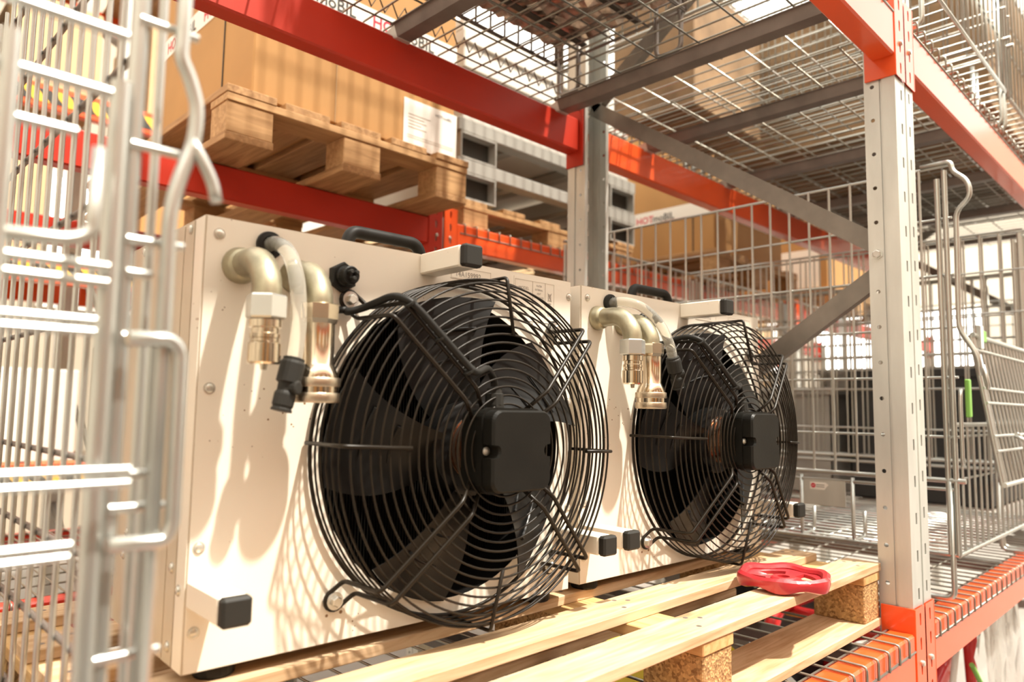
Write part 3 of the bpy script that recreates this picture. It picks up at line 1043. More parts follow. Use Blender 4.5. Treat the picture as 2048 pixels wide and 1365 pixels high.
    MB().lathe([(.0125, .006), (.0125, .020), (.0105, .021), (.0100, .027), (.006, .030)], gl, (0, 0, 1), 12, False).obj('gland_nut', 'black_cap', gd)
    # power cable along the upper left strut
    a = RS + 3 * math.pi / 4
    path = [(gl[0], gl[1], gl[2] + .026), (gl[0] - .004, gl[1] - .002, gl[2] + .040), (gl[0] - .022, gl[1] - .010, gl[2] + .052),
            P(.118, a, .122, -.020), P(.135, a, .119, -.017), P(.18, a, .112, -.016), P(.224, a, .103, -.016), P(.241, a, .094, -.015), P(.249, a, .075, -.013), P(.249, a, .050, -.006),
            P(.250, a, .030, .004), P(.256, a, .018, .018), (.170, -.012, .408), (.150, -.010, .405), (.148, .004, .405)]
    pc = MB().tube(smooth_path(path, 5), .0048, 10).obj('power_cable', 'rubber', T)
    for (rr, kk) in ((.125, .118), (.180, .108), (.235, .098)):
        MB().lathe([(.0085, -.0015), (.0085, .0015)], P(rr, a, kk, -.0155), Vector(P(1, a, 0)) - Vector(P(0, a, 0)), 12).obj('cable_tie', 'black_cap', pc)
    # rating plate, serial number label
    pm = MB().box(.344, -.0006, .4735, .420, 0, .4915).obj('serial_label', 'cream_paint', pan)
    fr = MB()
    def outline(bb, x0, z0, x1, z1, w=.0003, y=-.0010):
        for (a0, b0, a1, b1) in ((x0, z0, x1, z0 + w), (x0, z1 - w, x1, z1), (x0, z0, x0 + w, z1), (x1 - w, z0, x1, z1)):
            bb.box(a0, y - .0002, b0, a1, y, b1)
    outline(fr, .345, .4745, .419, .4905)
    fr.obj('label_border', 'print_faint', pm)
    text('serial_number', '14A159992', .0112, 'print_grey', pm, (.352, -.0010, .4775), (1, 0, 0), (0, 0, 1), sx=.92)
    pl_ = MB().box(.467, -.0006, .425, .571, 0, .4935).obj('rating_plate', 'cream_paint', pan)
    fr = MB(); outline(fr, .469, .447, .507, .4895); outline(fr, .507, .447, .535, .4895); outline(fr, .535, .430, .555, .4895)
    fr.obj('plate_grid', 'print_faint', pl_)
    text('model_line', 'MODEL', .0068, 'print_grey', pl_, (.488, -.0010, .4745), (1, 0, 0), (0, 0, 1), 'CENTER')
    for i, s_ in enumerate(('WATER', 'EXTERNAL', 'HEAT', 'EXCHANGER')):
        text('plate_line', s_, .0046, 'print_grey', pl_, (.521, -.0010, .4815 - i * .0062), (1, 0, 0), (0, 0, 1), 'CENTER', sx=.8)
    text('ce_mark', 'CE', .008, 'print_grey', pl_, (.545, -.0010, .4370), (1, 0, 0), (0, 0, 1), 'CENTER')
    bn = MB()
    bn.box(.5415, -.0012, .4565, .5485, -.0010, .4580)
    outline(bn, .5420, .4620, .5480, .4700, .0006); bn.box(.5412, -.0012, .4715, .5488, -.0010, .4725)
    bn.tube([(.5405, -.0011, .4610), (.5495, -.0011, .4745)], .0003, 4); bn.tube([(.5495, -.0011, .4610), (.5405, -.0011, .4745)], .0003, 4)
    bn.obj('bin_symbol', 'print_grey', pl_)
    return T

heater('large cream fan heater in front, its clear hose hanging straight down', (.3185, .8077, -.288), -2.66, 0)
heater('second cream fan heater beside the upright, its clear hose bent to the right', (.9475, .7850, -.288), -2.3, 1)

# ------------------------------------------------------------------ red handwheel on the pallet
def handwheel():
    cx_, cy_, z0 = 1.262, .583, ZP
    T = thing('handwheel', 'red scalloped handwheel lying on the front pallet boards', 'handwheel', (cx_, cy_, z0), math.radians(20), local=True)
    n = 72
    def R(a): return .078 * (1 + .035 * math.cos(6 * a))
    sect = [(.88, .010), (.80, .018), (.84, .0235), (.93, .026), (1.0, .022), (1.015, .012), (.98, .003), (.92, .001)]
    b = MB(); vs, fs = [], []
    for (f, h) in sect:
        for k in range(n):
            a = 2 * math.pi * k / n
            hh = h + (.0012 * math.cos(6 * a) if h > .015 else .0028 * (1 - math.cos(6 * a)))
            vs.append((R(a) * f * math.cos(a), R(a) * f * math.sin(a), hh))
    m = len(sect)
    for i in range(m):
        for k in range(n):
            l = (k + 1) % n; j = (i + 1) % m
            fs.append((i * n + k, i * n + l, j * n + l, j * n + k))
    b.add(vs, fs, True); b.obj('rim', 'handwheel_red', T)
    b = MB(); hr = .030
    vs, fs = [], []
    # web plate with three kidney shaped openings
    nr = 7; na = 72
    rad = [.016, .024, .030, .042, .054, .060, .068]
    zz = [.013, .013, .0135, .014, .015, .016, .018]
    for side in (0, 1):
        for i in range(nr):
            for k in range(na):
                a = 2 * math.pi * k / na
                vs.append((rad[i] * math.cos(a), rad[i] * math.sin(a), zz[i] - side * .006))
    N = nr * na
    solid = {}
    for i in range(nr - 1):
        for k in range(na):
            open_ = (2 <= i <= 3) and (k % 18) < 11
            solid[(i, k)] = not open_
    for (i, k), s_ in solid.items():
        l = (k + 1) % na
        q = (i * na + k, i * na + l, (i + 1) * na + l, (i + 1) * na + k)
        if s_:
            fs += [q, tuple(N + x for x in q[::-1])]
            for (di, dk, e) in ((0, -1, (q[0], q[3])), (0, 1, (q[1], q[2])), (-1, 0, (q[0], q[1])), (1, 0, (q[3], q[2]))):
                key = (i + di, (k + dk) % na)
                if not solid.get(key, False):
                    fs.append((e[0], e[1], N + e[1], N + e[0]))
    b.add(vs, fs); b.obj('web', 'handwheel_red', T)
    b = MB(); b.lathe([(.020, .004), (.022, .005), (.022, .015), (.019, .017), (.0105, .017), (.0105, .006)], (0, 0, 0), (0, 0, 1), 24); b.obj('hub', 'handwheel_red', T)
    return T
handwheel()

# ------------------------------------------------------------------ wire cages
def cage(label, x0, x1, y0, y1, zf, detail=True, m='wire_zinc', walls='LRBF', group='stacking wire cages', flap=False, hgt=1.015, front_low=True, r=.0032, plate=False, sp=.052):
    T = thing('wire_cage', label, 'wire cage', ((x0 + x1) / 2, (y0 + y1) / 2, zf), group=group)
    zb, zr, zt = zf + .105, zf + .272, zf + hgt
    rows = [zf + .372, zf + .51, zf + .627, zf + .752, zf + .888]
    blk = MB()
    def wire(nm, p, q, rr):
        if detail: rod(nm, p, q, rr, m, T)
        else: blk.tube([p, q], rr, 6)
    # corner posts: doubled rods
    for (x, y) in ((x0, y0), (x1, y0), (x0, y1), (x1, y1)):
        sy = 1 if y == y0 else -1
        wire('post', (x, y, zb), (x, y, zt - .012), .0062)
        wire('post', (x, y + sy * .016, zb), (x, y + sy * .016, zt - .03), .0062)
    # legs
    for (x, y) in ((x0, y0), (x1, y0), (x0, y1), (x1, y1)):
        sy = 1 if y == y0 else -1
        pts = rounded([(x, y + sy * .012, zr), (x, y + sy * .012, zf + .006), (x, y + sy * .085, zf + .006), (x, y + sy * .085, zr - .06)], .02, 4)
        MB().tube(pts, .0062, 8).obj('leg', m, T, fix=False)
    # side walls (along Y)
    for (x, w_) in ((x0, 'L'), (x1, 'R')):
        if w_ not in walls: continue
        k = int((y1 - y0) / sp)
        for i in range(1, k):
            y = y0 + i * (y1 - y0) / k
            wire('vertical_wire', (x, y, zr), (x, y, zt), r)
        for z in rows + [zt]:
            wire('horizontal_wire', (x + (.005 if x == x0 else -.005), y0 - .012, z), (x + (.005 if x == x0 else -.005), y1 + .012, z), r * (1.25 if z == zt else 1))
        wire('rail', (x, y0 - .02, zr), (x, y1 + .02, zr), .0062)
        wire('rail', (x, y0 - .005, zr - .02), (x, y1 + .005, zr - .02), .0045)
        wire('rail', (x, y0, zb), (x, y1, zb), .0045)
    for (y, w_) in ((y0, 'F'), (y1, 'B')):
        if w_ not in walls: continue
        k = int((x1 - x0) / sp)
        top = zt
        if w_ == 'F' and flap: top = zf + .40
        for i in range(1, k):
            x = x0 + i * (x1 - x0) / k
            wire('vertical_wire', (x, y, zb), (x, y, top), r)
        for z in [z_ for z_ in rows + [zt] if z_ <= top + .01] + [zr]:
            wire('horizontal_wire', (x0 - .012, y + (.005 if y == y0 else -.005), z), (x1 + .012, y + (.005 if y == y0 else -.005), z), r)
        wire('rail', (x0, y, zb), (x1, y, zb), .0045)
        wire('rail', (x0, y, top), (x1, y, top), .0055)
    # floor mesh
    fl = MB()
    k = int((x1 - x0) / .052)
    for i in range(k + 1):
        x = x0 + i * (x1 - x0) / k
        fl.tube([(x, y0, zb), (x, y1, zb)], .0026, 6)
    k = int((y1 - y0) / .104)
    for i in range(k + 1):
        y = y0 + i * (y1 - y0) / k
        fl.tube([(x0, y, zb - .005), (x1, y, zb - .005)], .0026, 6)
    fl.obj('floor_wires', m, T, fix=False, kind='stuff')
    if not detail:
        blk.obj('wall_wires', m, T, fix=False, kind='stuff')
    return T

# cage right of the upright, with S-bent posts, a label plate and a hanging flap
C1 = cage('tall wire cage right of the upright with S-bent post and hanging front flap', 1.912, 2.735, .470, 1.66, -.4225, flap=True, m='wire_bright')
def tube_part(nm, pts, r, m, T, rad=.015, n=8, label=None):
    return MB().tube(rounded(pts, rad, 4), r, n).obj(nm, m, T, fix=False, label=label)
# top hook rod of the front post
tube_part('post_hook', [(1.912, .52, .598), (1.912, .455, .600), (1.912, .452, .575), (1.905, .420, .545), (1.905, .415, .505), (1.912, .448, .478), (1.912, .452, .20), (1.914, .432, .165), (1.914, .415, .13), (1.916, .415, .09)], .0058, 'wire_bright', C1, .02)
tube_part('chain_link', [(1.925, .41, .115), (1.932, .402, .07), (1.938, .405, .06), (1.935, .412, .10), (1.928, .415, .118)], .004, 'wire_bright', C1, .008)
tube_part('latch_loop', [(1.905, .452, .06), (1.899, .452, .03), (1.899, .452, -.10), (1.905, .452, -.115)], .0045, 'wire_bright', C1)
# flap hanging in front
def flapmesh():
    n = 16
    ztop, zbot = .198, -.165
    for i in range(n + 1):
        x = 2.06 + i * .66 / n
        thick = .0058 if i in (0, n) else .0036
        rod('flap_wire', (x, .462, ztop), (x + .012, .412, zbot), thick, 'wire_bright', C1)
        if i == 0: rod('flap_wire', (x + .014, .462, ztop), (x + .026, .412, zbot), thick, 'wire_bright', C1)
    for f in (0, .10, .36, .46, .68, .78, 1.0):
        z = ztop + (zbot - ztop) * f; y = .462 - .05 * f - .004
        rod('flap_rail', (2.055 + .012 * f, y, z), (2.735 + .012 * f, y, z), .0062 if f in (0, 1.0) else .0036, 'wire_bright', C1)
    tube_part('flap_latch', [(2.20, .405, -.05), (2.20, .385, -.06), (2.24, .385, -.12), (2.30, .40, -.10), (2.26, .405, -.05), (2.21, .405, -.045)], .0045, 'wire_bright', C1)
    MB().cbox(2.085, .446, .165, 2.115, .458, .225, .002).obj('hinge_plate', 'hex_zinc', C1)
    MB().cbox(2.125, .450, .185, 2.165, .458, .215, .002).obj('green_tag', 'green_plastic', C1, label='green plastic tag')
    MB().cbox(1.965, .448, -.005, 1.985, .458, .085, .002).obj('green_strip', 'green_plastic', C1, label='green plastic strip')
flapmesh()
pl_o = MB().cbox(1.9075, .716, -.236, 1.9105, .822, -.172, .0006).obj('label_plate', 'galvanised', C1)
for yy in (.70, .83):
    tube_part('skid_loop', [(1.912, yy, -.16), (1.912, yy, -.315), (1.99, yy, -.315), (1.99, yy, -.25)], .005, 'wire_bright', C1, .015)
MB().prism([(.805, -.178), (.765, -.178), (.757, -.184), (.764, -.191), (.768, -.197), (.805, -.197)], lambda a, c, d: (d, a, c), 1.9069, 1.9074).obj('sticker', 'paper', pl_o)
MB().lathe([(.0062, 0), (.0062, .0003)], (1.9069, .7965, -.187), (-1, 0, 0), 24).obj('logo_disc', 'print_red', pl_o)
b = MB()
for k, zz in enumerate((-.1845, -.1895)):
    for j in range(7):
        b.box(1.9065, .789 - j * .0031 - .0024, zz - .0012, 1.9068, .789 - j * .0031, zz + .0010)
b.obj('sticker_print', 'print_grey', pl_o)
b = MB(); b.tube([(1.9064, .8005, -.1885), (1.9064, .7985, -.1850), (1.9064, .7965, -.1885), (1.9064, .7945, -.1850), (1.9064, .7925, -.1885)], .0005, 4)
b.obj('logo_letters', 'paper', pl_o)

cage('wire cage further along the bay behind the flap', 2.79, 3.60, .475, 1.66, -.4225, m='wire_zinc')
cage('wire cage at the far end of the bay by the next upright', 3.63, 4.40, .475, 1.66, -.4225, detail=False)

# near left cage, out of focus in front
CL = thing('wire_cage', 'out of focus wire cage at the left edge, close to the camera', 'wire cage', (-.25, .95, -.427))
M_ = 'wire_bright'
XW = .205
yv = .746
while yv < 1.62:
    rod('vertical_wire', (XW, yv, -.42), (XW, yv, .62), .0031, M_, CL)
    yv += .0515
for z in (.59, .465, .33, .205, .085, -.055, -.145, -.235, -.33):
    rod('horizontal_wire', (XW + .006, .70, z), (XW + .006, 1.64, z), .0036, 'bar_steel', CL)  # dark steel colour paints the shaded side of these wires
rod('post', (.138, .500, -.42), (.138, .500, .206), .0066, M_, CL)
rod('post', (.1515, .515, -.42), (.1515, .515, .62), .0060, M_, CL)
rod('post', (.174, .540, -.42), (.174, .540, .62), .0034, M_, CL)
rod('post', (.184, .545, -.42), (.184, .545, .05), .0050, M_, CL)
rod('post', (.205, .700, -.42), (.205, .700, .62), .0066, M_, CL)
rod('post', (.0735, .470, .02), (.0735, .470, .205), .0052, M_, CL)
# front panel rails running along the aisle, in pairs
for (z, xe, rr) in ((.2255, .133, .0036), (.187, .126, .0036), (.158, .109, .0031), (.048, .126, .0026), (.041, .126, .0026), (-.040, .150, .0026), (-.048, .150, .0025), (-.0815, .121, .0029), (-.088, .120, .0027), (-.165, .12, .0030), (-.174, .12, .0030)):
    rod('panel_rail', (-.9, .475, z), (xe, .475, z), rr, M_, CL)
rod('panel_rail', (-.9, .49, .073), (.135, .49, .073), .0034, 'wire_zinc', CL)
rod('panel_rail', (-.9, .49, .083), (.135, .49, .083), .0034, 'wire_zinc', CL)
for (z, xa, xb_) in ((.258, .150, .188), (.171, .149, .180), (.107, .150, .186), (.085, .151, .167), (.043, .151, .174), (-.046, .152, .170), (-.0675, .150, .183), (-.090, .149, .172), (-.16, .145, .185)):
    rod('corner_tie', (xa, .510, z), (xb_, .510, z), .0033, M_, CL)
tube_part('corner_bow', [(.040, .470, .0895), (.108, .470, .0925), (.1195, .470, .098), (.1205, .470, .15)], .0042, 'wire_zinc', CL, .014)
tube_part('post_hook', [(.174, .500, .62), (.1745, .500, .250), (.1737, .500, .236), (.180, .500, .225), (.187, .500, .205), (.186, .500, .178), (.178, .500, .154), (.1727, .500, .128), (.1731, .500, .08), (.1732, .500, -.40)], .0052, M_, CL, .012)
tube_part('hook_tip', [(.184, .499, .180), (.190, .496, .168), (.198, .495, .153), (.2015, .495, .139)], .0042, M_, CL, .01)
tube_part('corner_loop', [(.150, .495, .0405), (.177, .495, .0416), (.183, .495, .034), (.1842, .495, -.079), (.180, .495, -.0885), (.146, .495, -.0875)], .0050, M_, CL, .008)
tube_part('floor_rail', [(.20, .60, -.33), (.10, .60, -.33)], .005, M_, CL)
rod('floor_rail', (XW, .55, -.40), (XW, 1.64, -.40), .0062, 'wire_zinc', CL)
for y in (.74, 1.58):
    tube_part('leg', [(XW - .01, y, -.30), (XW - .01, y, -.42), (XW - .09, y, -.42), (XW - .09, y, -.30)], .0062, M_, CL, .02)

# upper level cages
CU1 = cage('wire cage on the upper deck just right of the upright', 1.80, 2.60, .462, 1.60, .897, detail=False, m='wire_zinc', flap=True)
cage('wire cage on the upper deck, second from the upright', 2.66, 3.46, .465, 1.60, .897, detail=False, m='wire_zinc')
cage('wire cage on the upper deck at the far end of the bay', 3.52, 4.32, .465, 1.60, .897, detail=False)
cage('wire cage with foil bundles on the upper deck above the heaters', .78, 1.52, .93, 1.36, .897, detail=False, m='bar_steel', hgt=.85)

zz_ = MB()
zz_.tube([(.74 + i * .019, 1.375, .925 + (.034 if i % 2 else 0)) for i in range(43)], .0022, 6)
_fc = [o_ for o_ in bpy.data.objects if o_.get('label', '').startswith('wire cage with foil')][0]
zz_.obj('zigzag_wire', 'bar_steel', _fc, fix=False)

# ------------------------------------------------------------------ loads in the cages
def crate(label, x0, x1, y0, y1, z0, z1, m, rim=True, cat='crate', group=None, ribs=0):
    T = thing('crate', label, cat, ((x0 + x1) / 2, (y0 + y1) / 2, z0), group=group)
    b = MB(); t = .006
    b.cbox(x0, y0, z0, x1, y0 + t, z1, .001); b.cbox(x0, y1 - t, z0, x1, y1, z1, .001)
    b.cbox(x0, y0, z0, x0 + t, y1, z1, .001); b.cbox(x1 - t, y0, z0, x1, y1, z1, .001)
    b.cbox(x0, y0, z0, x1, y1, z0 + t, .001)
    b.obj('body', m, T)
    b = MB()
    for (a, c, d, e) in ((x0 - .01, y0 - .01, x1 + .01, y0), (x0 - .01, y1, x1 + .01, y1 + .01), (x0 - .01, y0, x0, y1), (x1, y0, x1 + .01, y1)):
        b.cbox(a, c, z1 - .03, d, e, z1, .002)
    b.obj('rim', m, T)
    return T

def carton(label, x0, x1, y0, y1, z0, z1, m='cardboard', tape=None, flaps=True, group=None, cat='box'):
    T = thing('cardboard_box', label, cat, ((x0 + x1) / 2, (y0 + y1) / 2, z0), group=group)
    MB().cbox(x0, y0, z0, x1, y1, z1, .004).obj('carton', m, T)
    b = MB()
    ym = (y0 + y1) / 2
    b.cbox(x0 + .004, y0 + .003, z1, x1 - .004, ym - .002, z1 + .004, .001); b.cbox(x0 + .004, ym + .002, z1, x1 - .004, y1 - .003, z1 + .004, .001)
    b.obj('top_flaps', m, T)
    return T

def tape_text(T, o_, ex, ey, n, size, step):
    size *= .82; step *= 1.12
    """repeated red and black print on white tape"""
    ex, ey = Vector(ex), Vector(ey)
    for i in range(n):
        p = Vector(o_) + ex * (i * step)
        text('tape_print', 'HOT', size, 'print_red', T, p, ex, ey, bold=size * .02)
        text('tape_print', 'moBIL', size, 'print_black', T, p + ex * size * 2.05, ex, ey, bold=size * .015)

# foil bundles above the heaters
for i, (xa, xb_, lab) in enumerate(((.80, 1.14, 'silvery brown foil bundle on the upper deck, left one'), (1.16, 1.50, 'silvery brown foil bundle on the upper deck, right one beside the upright'))):
    T = thing('foil_bundle', lab, 'foil bundle', ((xa + xb_) / 2, 1.14, 1.008), group='foil bundles on the upper deck')
    b = MB()
    nx, ny = 18, 18
    vs = []
    for a in range(nx + 1):
        for c in range(ny + 1):
            vs.append((xa + (xb_ - xa) * a / nx, .95 + .38 * c / ny, 1.032 + .010 * math.sin(a * 1.9 + .3 * c) * math.sin(c * .9) + random.uniform(-.006, .006)))
    top = [(x, y, 1.42 + random.uniform(-.02, .02)) for (x, y, z) in vs]
    N = len(vs); fs = []
    for a in range(nx):
        for c in range(ny):
            q = (a * (ny + 1) + c, a * (ny + 1) + c + 1, (a + 1) * (ny + 1) + c + 1, (a + 1) * (ny + 1) + c)
            fs += [q[::-1], tuple(N + x for x in q)]
    rim = [(a, 0) for a in range(nx + 1)] + [(nx, c) for c in range(1, ny + 1)] + [(a, ny) for a in range(nx - 1, -1, -1)] + [(0, c) for c in range(ny - 1, 0, -1)]
    ri = [a * (ny + 1) + c for a, c in rim]
    for x, y in zip(ri, ri[1:] + ri[:1]): fs.append((x, y, N + y, N + x))
    b.add(vs + top, fs); b.obj('wrapping', 'foil', T)
    for yy in (1.05, 1.23):
        MB().cbox(xa - .003, yy, 1.0095, xb_ + .003, yy + .02, 1.0145, .001).obj('strap', 'channel_dark', T)

# loads of the upper cages (brown and dark, put in to darken the deck from below)
carton('brown cardboard box inside the upper cage just right of the upright', 2.05, 2.52, 1.22, 1.55, 1.012, 1.45, 'brown_load')
carton('brown cardboard box inside the second upper cage', 2.70, 3.42, .52, 1.52, 1.012, 1.55, 'brown_load')
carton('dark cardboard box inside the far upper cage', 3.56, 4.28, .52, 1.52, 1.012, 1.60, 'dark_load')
# lower cages
crate('black plastic crate inside the cage behind the flap', 2.86, 3.5, .60, 1.05, -.309, .16, 'black_crate')
crate('grey plastic crate standing behind the black crate', 2.86, 3.5, 1.12, 1.58, -.309, .10, 'grey_crate')
crate('pale grey crate inside the farthest cage of the bay', 3.70, 4.3, .56, 1.50, -.309, .22, 'grey_crate')

# ------------------------------------------------------------------ back row of racking
YB = 1.90
def low_upright(parent, x, y, ztop): 
    upright(parent, x, y, 1, FL, ztop, 'upright')
BT = thing('rack_frame', 'short upright frame of the back row between the two red beams', 'rack frame', (1.546, 2.4, FL), group='upright frames of the rack')
upright(BT, 1.490, YB, 1, FL, .672, 'front_upright')
upright(BT, 1.490, 2.92, -1, FL, .672, 'rear_upright')
brace(BT, 1.549, YB + .05, .55, 2.87, -.2); brace(BT, 1.549, YB + .05, -.25, 2.87, -1.0)
BT2 = thing('rack_frame', 'short upright frame of the back row behind the far cages', 'rack frame', (4.4, 2.4, FL), group='upright frames of the rack')
upright(BT2, 4.33, YB, 1, FL, .672, 'front_upright'); upright(BT2, 4.33, 2.92, -1, FL, .672, 'rear_upright')
BT3 = thing('rack_frame', 'short upright frame of the back row far left', 'rack frame', (-1.3, 2.4, FL), group='upright frames of the rack')
upright(BT3, -1.35, YB, 1, FL, .672, 'front_upright'); upright(BT3, -1.35, 2.92, -1, FL, .672, 'rear_upright')
for (zz, nm) in ((.548, 'upper'), (-.533, 'lower')):
    beam('red %s front beam of the back row, left bay behind the heaters' % nm, -1.232, 1.490, YB - .003, 1, zz, m='rack_orange_shaded', yup=YB, h=.092)
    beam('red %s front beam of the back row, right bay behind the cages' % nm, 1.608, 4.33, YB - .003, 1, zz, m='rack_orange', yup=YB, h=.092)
    beam('red %s rear beam of the back row, left bay' % nm, -1.232, 1.490, 2.923, -1, zz, m='rack_orange_shaded', yup=2.92, h=.092)
    beam('red %s rear beam of the back row, right bay' % nm, 1.608, 4.33, 2.923, -1, zz, m='rack_orange_shaded', yup=2.92, h=.092)
wire_deck('wire mesh deck of the back row right bay, hooked over the red beam', 1.625, 4.31, YB - .008, 2.93, .6445, (2.2, 2.9, 3.6), .607, True, low=True)
wire_deck('wire mesh deck low in the back row behind the cages', 1.625, 4.31, YB - .008, 2.93, -.4365, (2.2, 2.9, 3.6), -.474, True, low=True)
wire_deck('wire mesh deck low in the back row behind the heaters', -1.21, 1.47, YB - .008, 2.93, -.4365, (-.5, .3, 1.0), -.474, True, low=True)

EURH = (.020, .020, .078, .020)
def euro(label, x0, x1, y0, y1, ztop, group='wooden pallets'):
    W = x1 - x0
    return pallet(label, x0, x1, y0, y1, ztop, [x0, x0 + W * .2, x0 + W * .41, x0 + W * .62, x1 - .13], .13, along='Y', hs=EURH,
                  mats=('old_pine', 'old_pine_cross', 'old_pine'), blocks=[y0, (y0 + y1) / 2 - .07, y1 - .14], bwid=.10, bbw=.12, group=group)
ZB = .642
euro('wooden pallet under the tall taped cardboard box behind the heaters', .702, 1.484, 1.70, 2.88, ZB + .138)
B1 = carton('tall cardboard box with printed white tape and delivery note behind the heaters', .780, 1.452, 1.735, 2.40, ZB + .1385, 1.60)
MB().cbox(.777, 1.7335, 1.095, 1.455, 1.735, 1.160, .0004).obj('tape_band', 'tape_white', B1)
MB().cbox(.7785, 1.7335, 1.095, .780, 2.40, 1.160, .0004).obj('tape_band', 'tape_white', B1)
tape_text(B1, (.845, 1.7328, 1.108), (1, 0, 0), (0, 0, 1), 2, .060, .255)
tape_text(B1, (.7778, 2.36, 1.108), (0, -1, 0), (0, 0, 1), 2, .060, .255)
MB().tube([(.7785, 1.92, ZB + .141), (.7785, 1.92, 1.60)], .0022, 6).obj('strap', 'channel_dark', B1)
nt_ = MB().cbox(1.252, 1.7325, .783, 1.460, 1.7345, .933, .0004).obj('delivery_note', 'paper', B1)
b = MB()
for k in range(5): b.box(1.268, 1.7320, .885 - k * .010, 1.268 + (.085, .06, .07, .05, .07)[k], 1.7324, .8875 - k * .010)
for k in range(2): b.box(1.265, 1.7320, .820 - k * .007, 1.445, 1.7324, .8215 - k * .007)
b.obj('note_lines', 'print_faint', nt_)
text('note_heading', 'HOTmoBIL', .014, 'print_black', nt_, (1.372, 1.7318, .906), (1, 0, 0), (0, 0, 1))
MB().tube([(1.02, 1.7335, ZB + .141), (1.02, 1.7335, 1.095)], .0012, 6).obj('strap', 'cardboard_pale', B1)

# stack of grey steel frames on a pallet
ZD = .649
pallet('wooden pallet under the grey steel frames', 1.68, 2.72, 1.945, 2.87, ZD + .108, [1.68, 1.88, 2.09, 2.30, 2.60], .12, along='Y', hs=(.018, .018, .054, .018),
       mats=('old_pine', 'old_pine_cross', 'old_pine'), blocks=[1.945, 2.36, 2.77], bwid=.10, bbw=.12)
def steel_frame(label, z):
    T = thing('steel_frame', label, 'steel frame', (2.2, 2.4, z), group='stacked grey steel frames')
    for yy in (1.95, 2.80):
        MB().cbox(1.655, yy, z + .100, 2.745, yy + .06, z + .150, .003).obj('long_rail', 'channel_grey', T)
    for xx in (1.665, 2.555):
        b = MB(); w_, h_, t = .180, .100, .007
        b.box(xx, 1.95, z, xx + w_, 2.86, z + t); b.box(xx, 1.95, z + h_ - t, xx + w_, 2.86, z + h_)
        b.box(xx, 1.95, z + t, xx + t, 2.86, z + h_ - t); b.box(xx + w_ - t, 1.95, z + t, xx + w_, 2.86, z + h_ - t)
        b.obj('fork_pocket', 'channel_grey', T)
        MB().box(xx + t, 1.99, z + t, xx + w_ - t, 2.85, z + h_ - t).obj('pocket_shade', 'channel_dark', T)  # dark block standing for the shade inside the open pocket
    for xx in (1.95, 2.35):
        MB().cbox(xx, 2.01, z + .105, xx + .05, 2.80, z + .145, .003).obj('cross_member', 'channel_grey', T)
    return T
ZF = ZD + .1085
steel_frame('lower grey steel frame with fork pockets, resting on the pallet', ZF)
steel_frame('upper grey steel frame with fork pockets, stacked on the other frame', ZF + .1505)
W1 = thing('white_panel_stack', 'stack of white panels lying on the upper steel frame', 'panels', (2.2, 2.4, ZF + .3015))
for k in range(8):
    MB().cbox(1.68 + .004 * (k % 3), 1.96 + .01 * (k % 2), ZF + .302 + k * .05, 2.70 + .004 * (k % 2), 2.84, ZF + .302 + k * .05 + .048, .004).obj('panel', 'white_box', W1)

euro('wooden pallet under the taped cardboard box behind the cages', 3.12, 4.02, 1.74, 2.92, ZB + .145)
B3 = carton('cardboard box with printed tape behind the wire cages', 3.20, 3.95, 1.80, 2.60, ZB + .1455, 1.68, 'cardboard')
MB().cbox(3.1985, 1.80, .985, 3.200, 2.60, 1.06, .0004).obj('tape_band', 'tape_white', B3)
MB().cbox(3.197, 1.7985, .985, 3.953, 1.80, 1.06, .0004).obj('tape_band', 'tape_white', B3)
tape_text(B3, (3.1978, 2.56, .999), (0, -1, 0), (0, 0, 1), 2, .062, .262)
tape_text(B3, (3.23, 1.7978, .999), (1, 0, 0), (0, 0, 1), 2, .062, .262)
MB().tube([(3.1985, 1.92, ZB + .149), (3.1985, 1.92, .985)], .003, 6).obj('strap', 'channel_dark', B3)
BT4 = thing('rack_frame', 'short upright frame at the right end of the back row', 'rack frame', (7.1, 2.4, FL), group='upright frames of the rack')
upright(BT4, 7.10, YB, 1, FL, .672, 'front_upright'); upright(BT4, 7.10, 2.92, -1, FL, .672, 'rear_upright')
beam('red front beam at the right end of the back row', 4.448, 7.10, YB - .003, 1, .548, m='rack_orange_shaded', yup=YB, h=.092)
beam('red rear beam at the right end of the back row', 4.448, 7.10, 2.923, -1, .548, m='rack_orange_shaded', yup=2.92, h=.092)
euro('wooden pallet at the right end of the back row', 4.55, 5.4, 1.74, 2.92, ZB + .138)
B4 = carton('cardboard box with white delivery note at the right end of the back row', 4.6, 5.35, 1.80, 2.86, ZB + .1425, 1.5, 'cardboard')
MB().cbox(4.5985, 1.85, .80, 4.600, 2.10, 1.05, .0004).obj('delivery_note', 'paper', B4)

# lower level of the back row: wooden crate, boxes
def plank_crate(label, x0, x1, y0, y1, z0, z1, m='grey_crate'):
    T = thing('plank_crate', label, 'crate', ((x0 + x1) / 2, (y0 + y1) / 2, z0))
    n = int((x1 - x0) / .11)
    for i in range(n):
        xa = x0 + i * (x1 - x0) / n
        MB().cbox(xa + .003, y0, z0, xa + (x1 - x0) / n - .003, y0 + .018, z1, .002).obj('plank', m, T)
    n = int((y1 - y0) / .11)
    for i in range(n):
        ya = y0 + i * (y1 - y0) / n
        MB().cbox(x0 - .018, ya + .003, z0, x0, ya + (y1 - y0) / n - .003, z1, .002).obj('plank', m, T)
    for zz in (z0 + .08, z1 - .16):
        MB().cbox(x0 - .018, y0 - .02, zz, x1, y0, zz + .08, .002).obj('batten', m, T)
    MB().cbox(x0, y0 + .018, z0, x1, y1, z1 - .01, .002).obj('lining', 'brown_load', T)
    return T
plank_crate('grey plank crate low in the back row behind the cages', 2.60, 3.5, 2.02, 2.8, -.43, .30)
carton('pale cardboard box low in the back row beside the plank crate', 3.62, 4.25, 2.0, 2.8, -.43, .25, 'cardboard_pale')
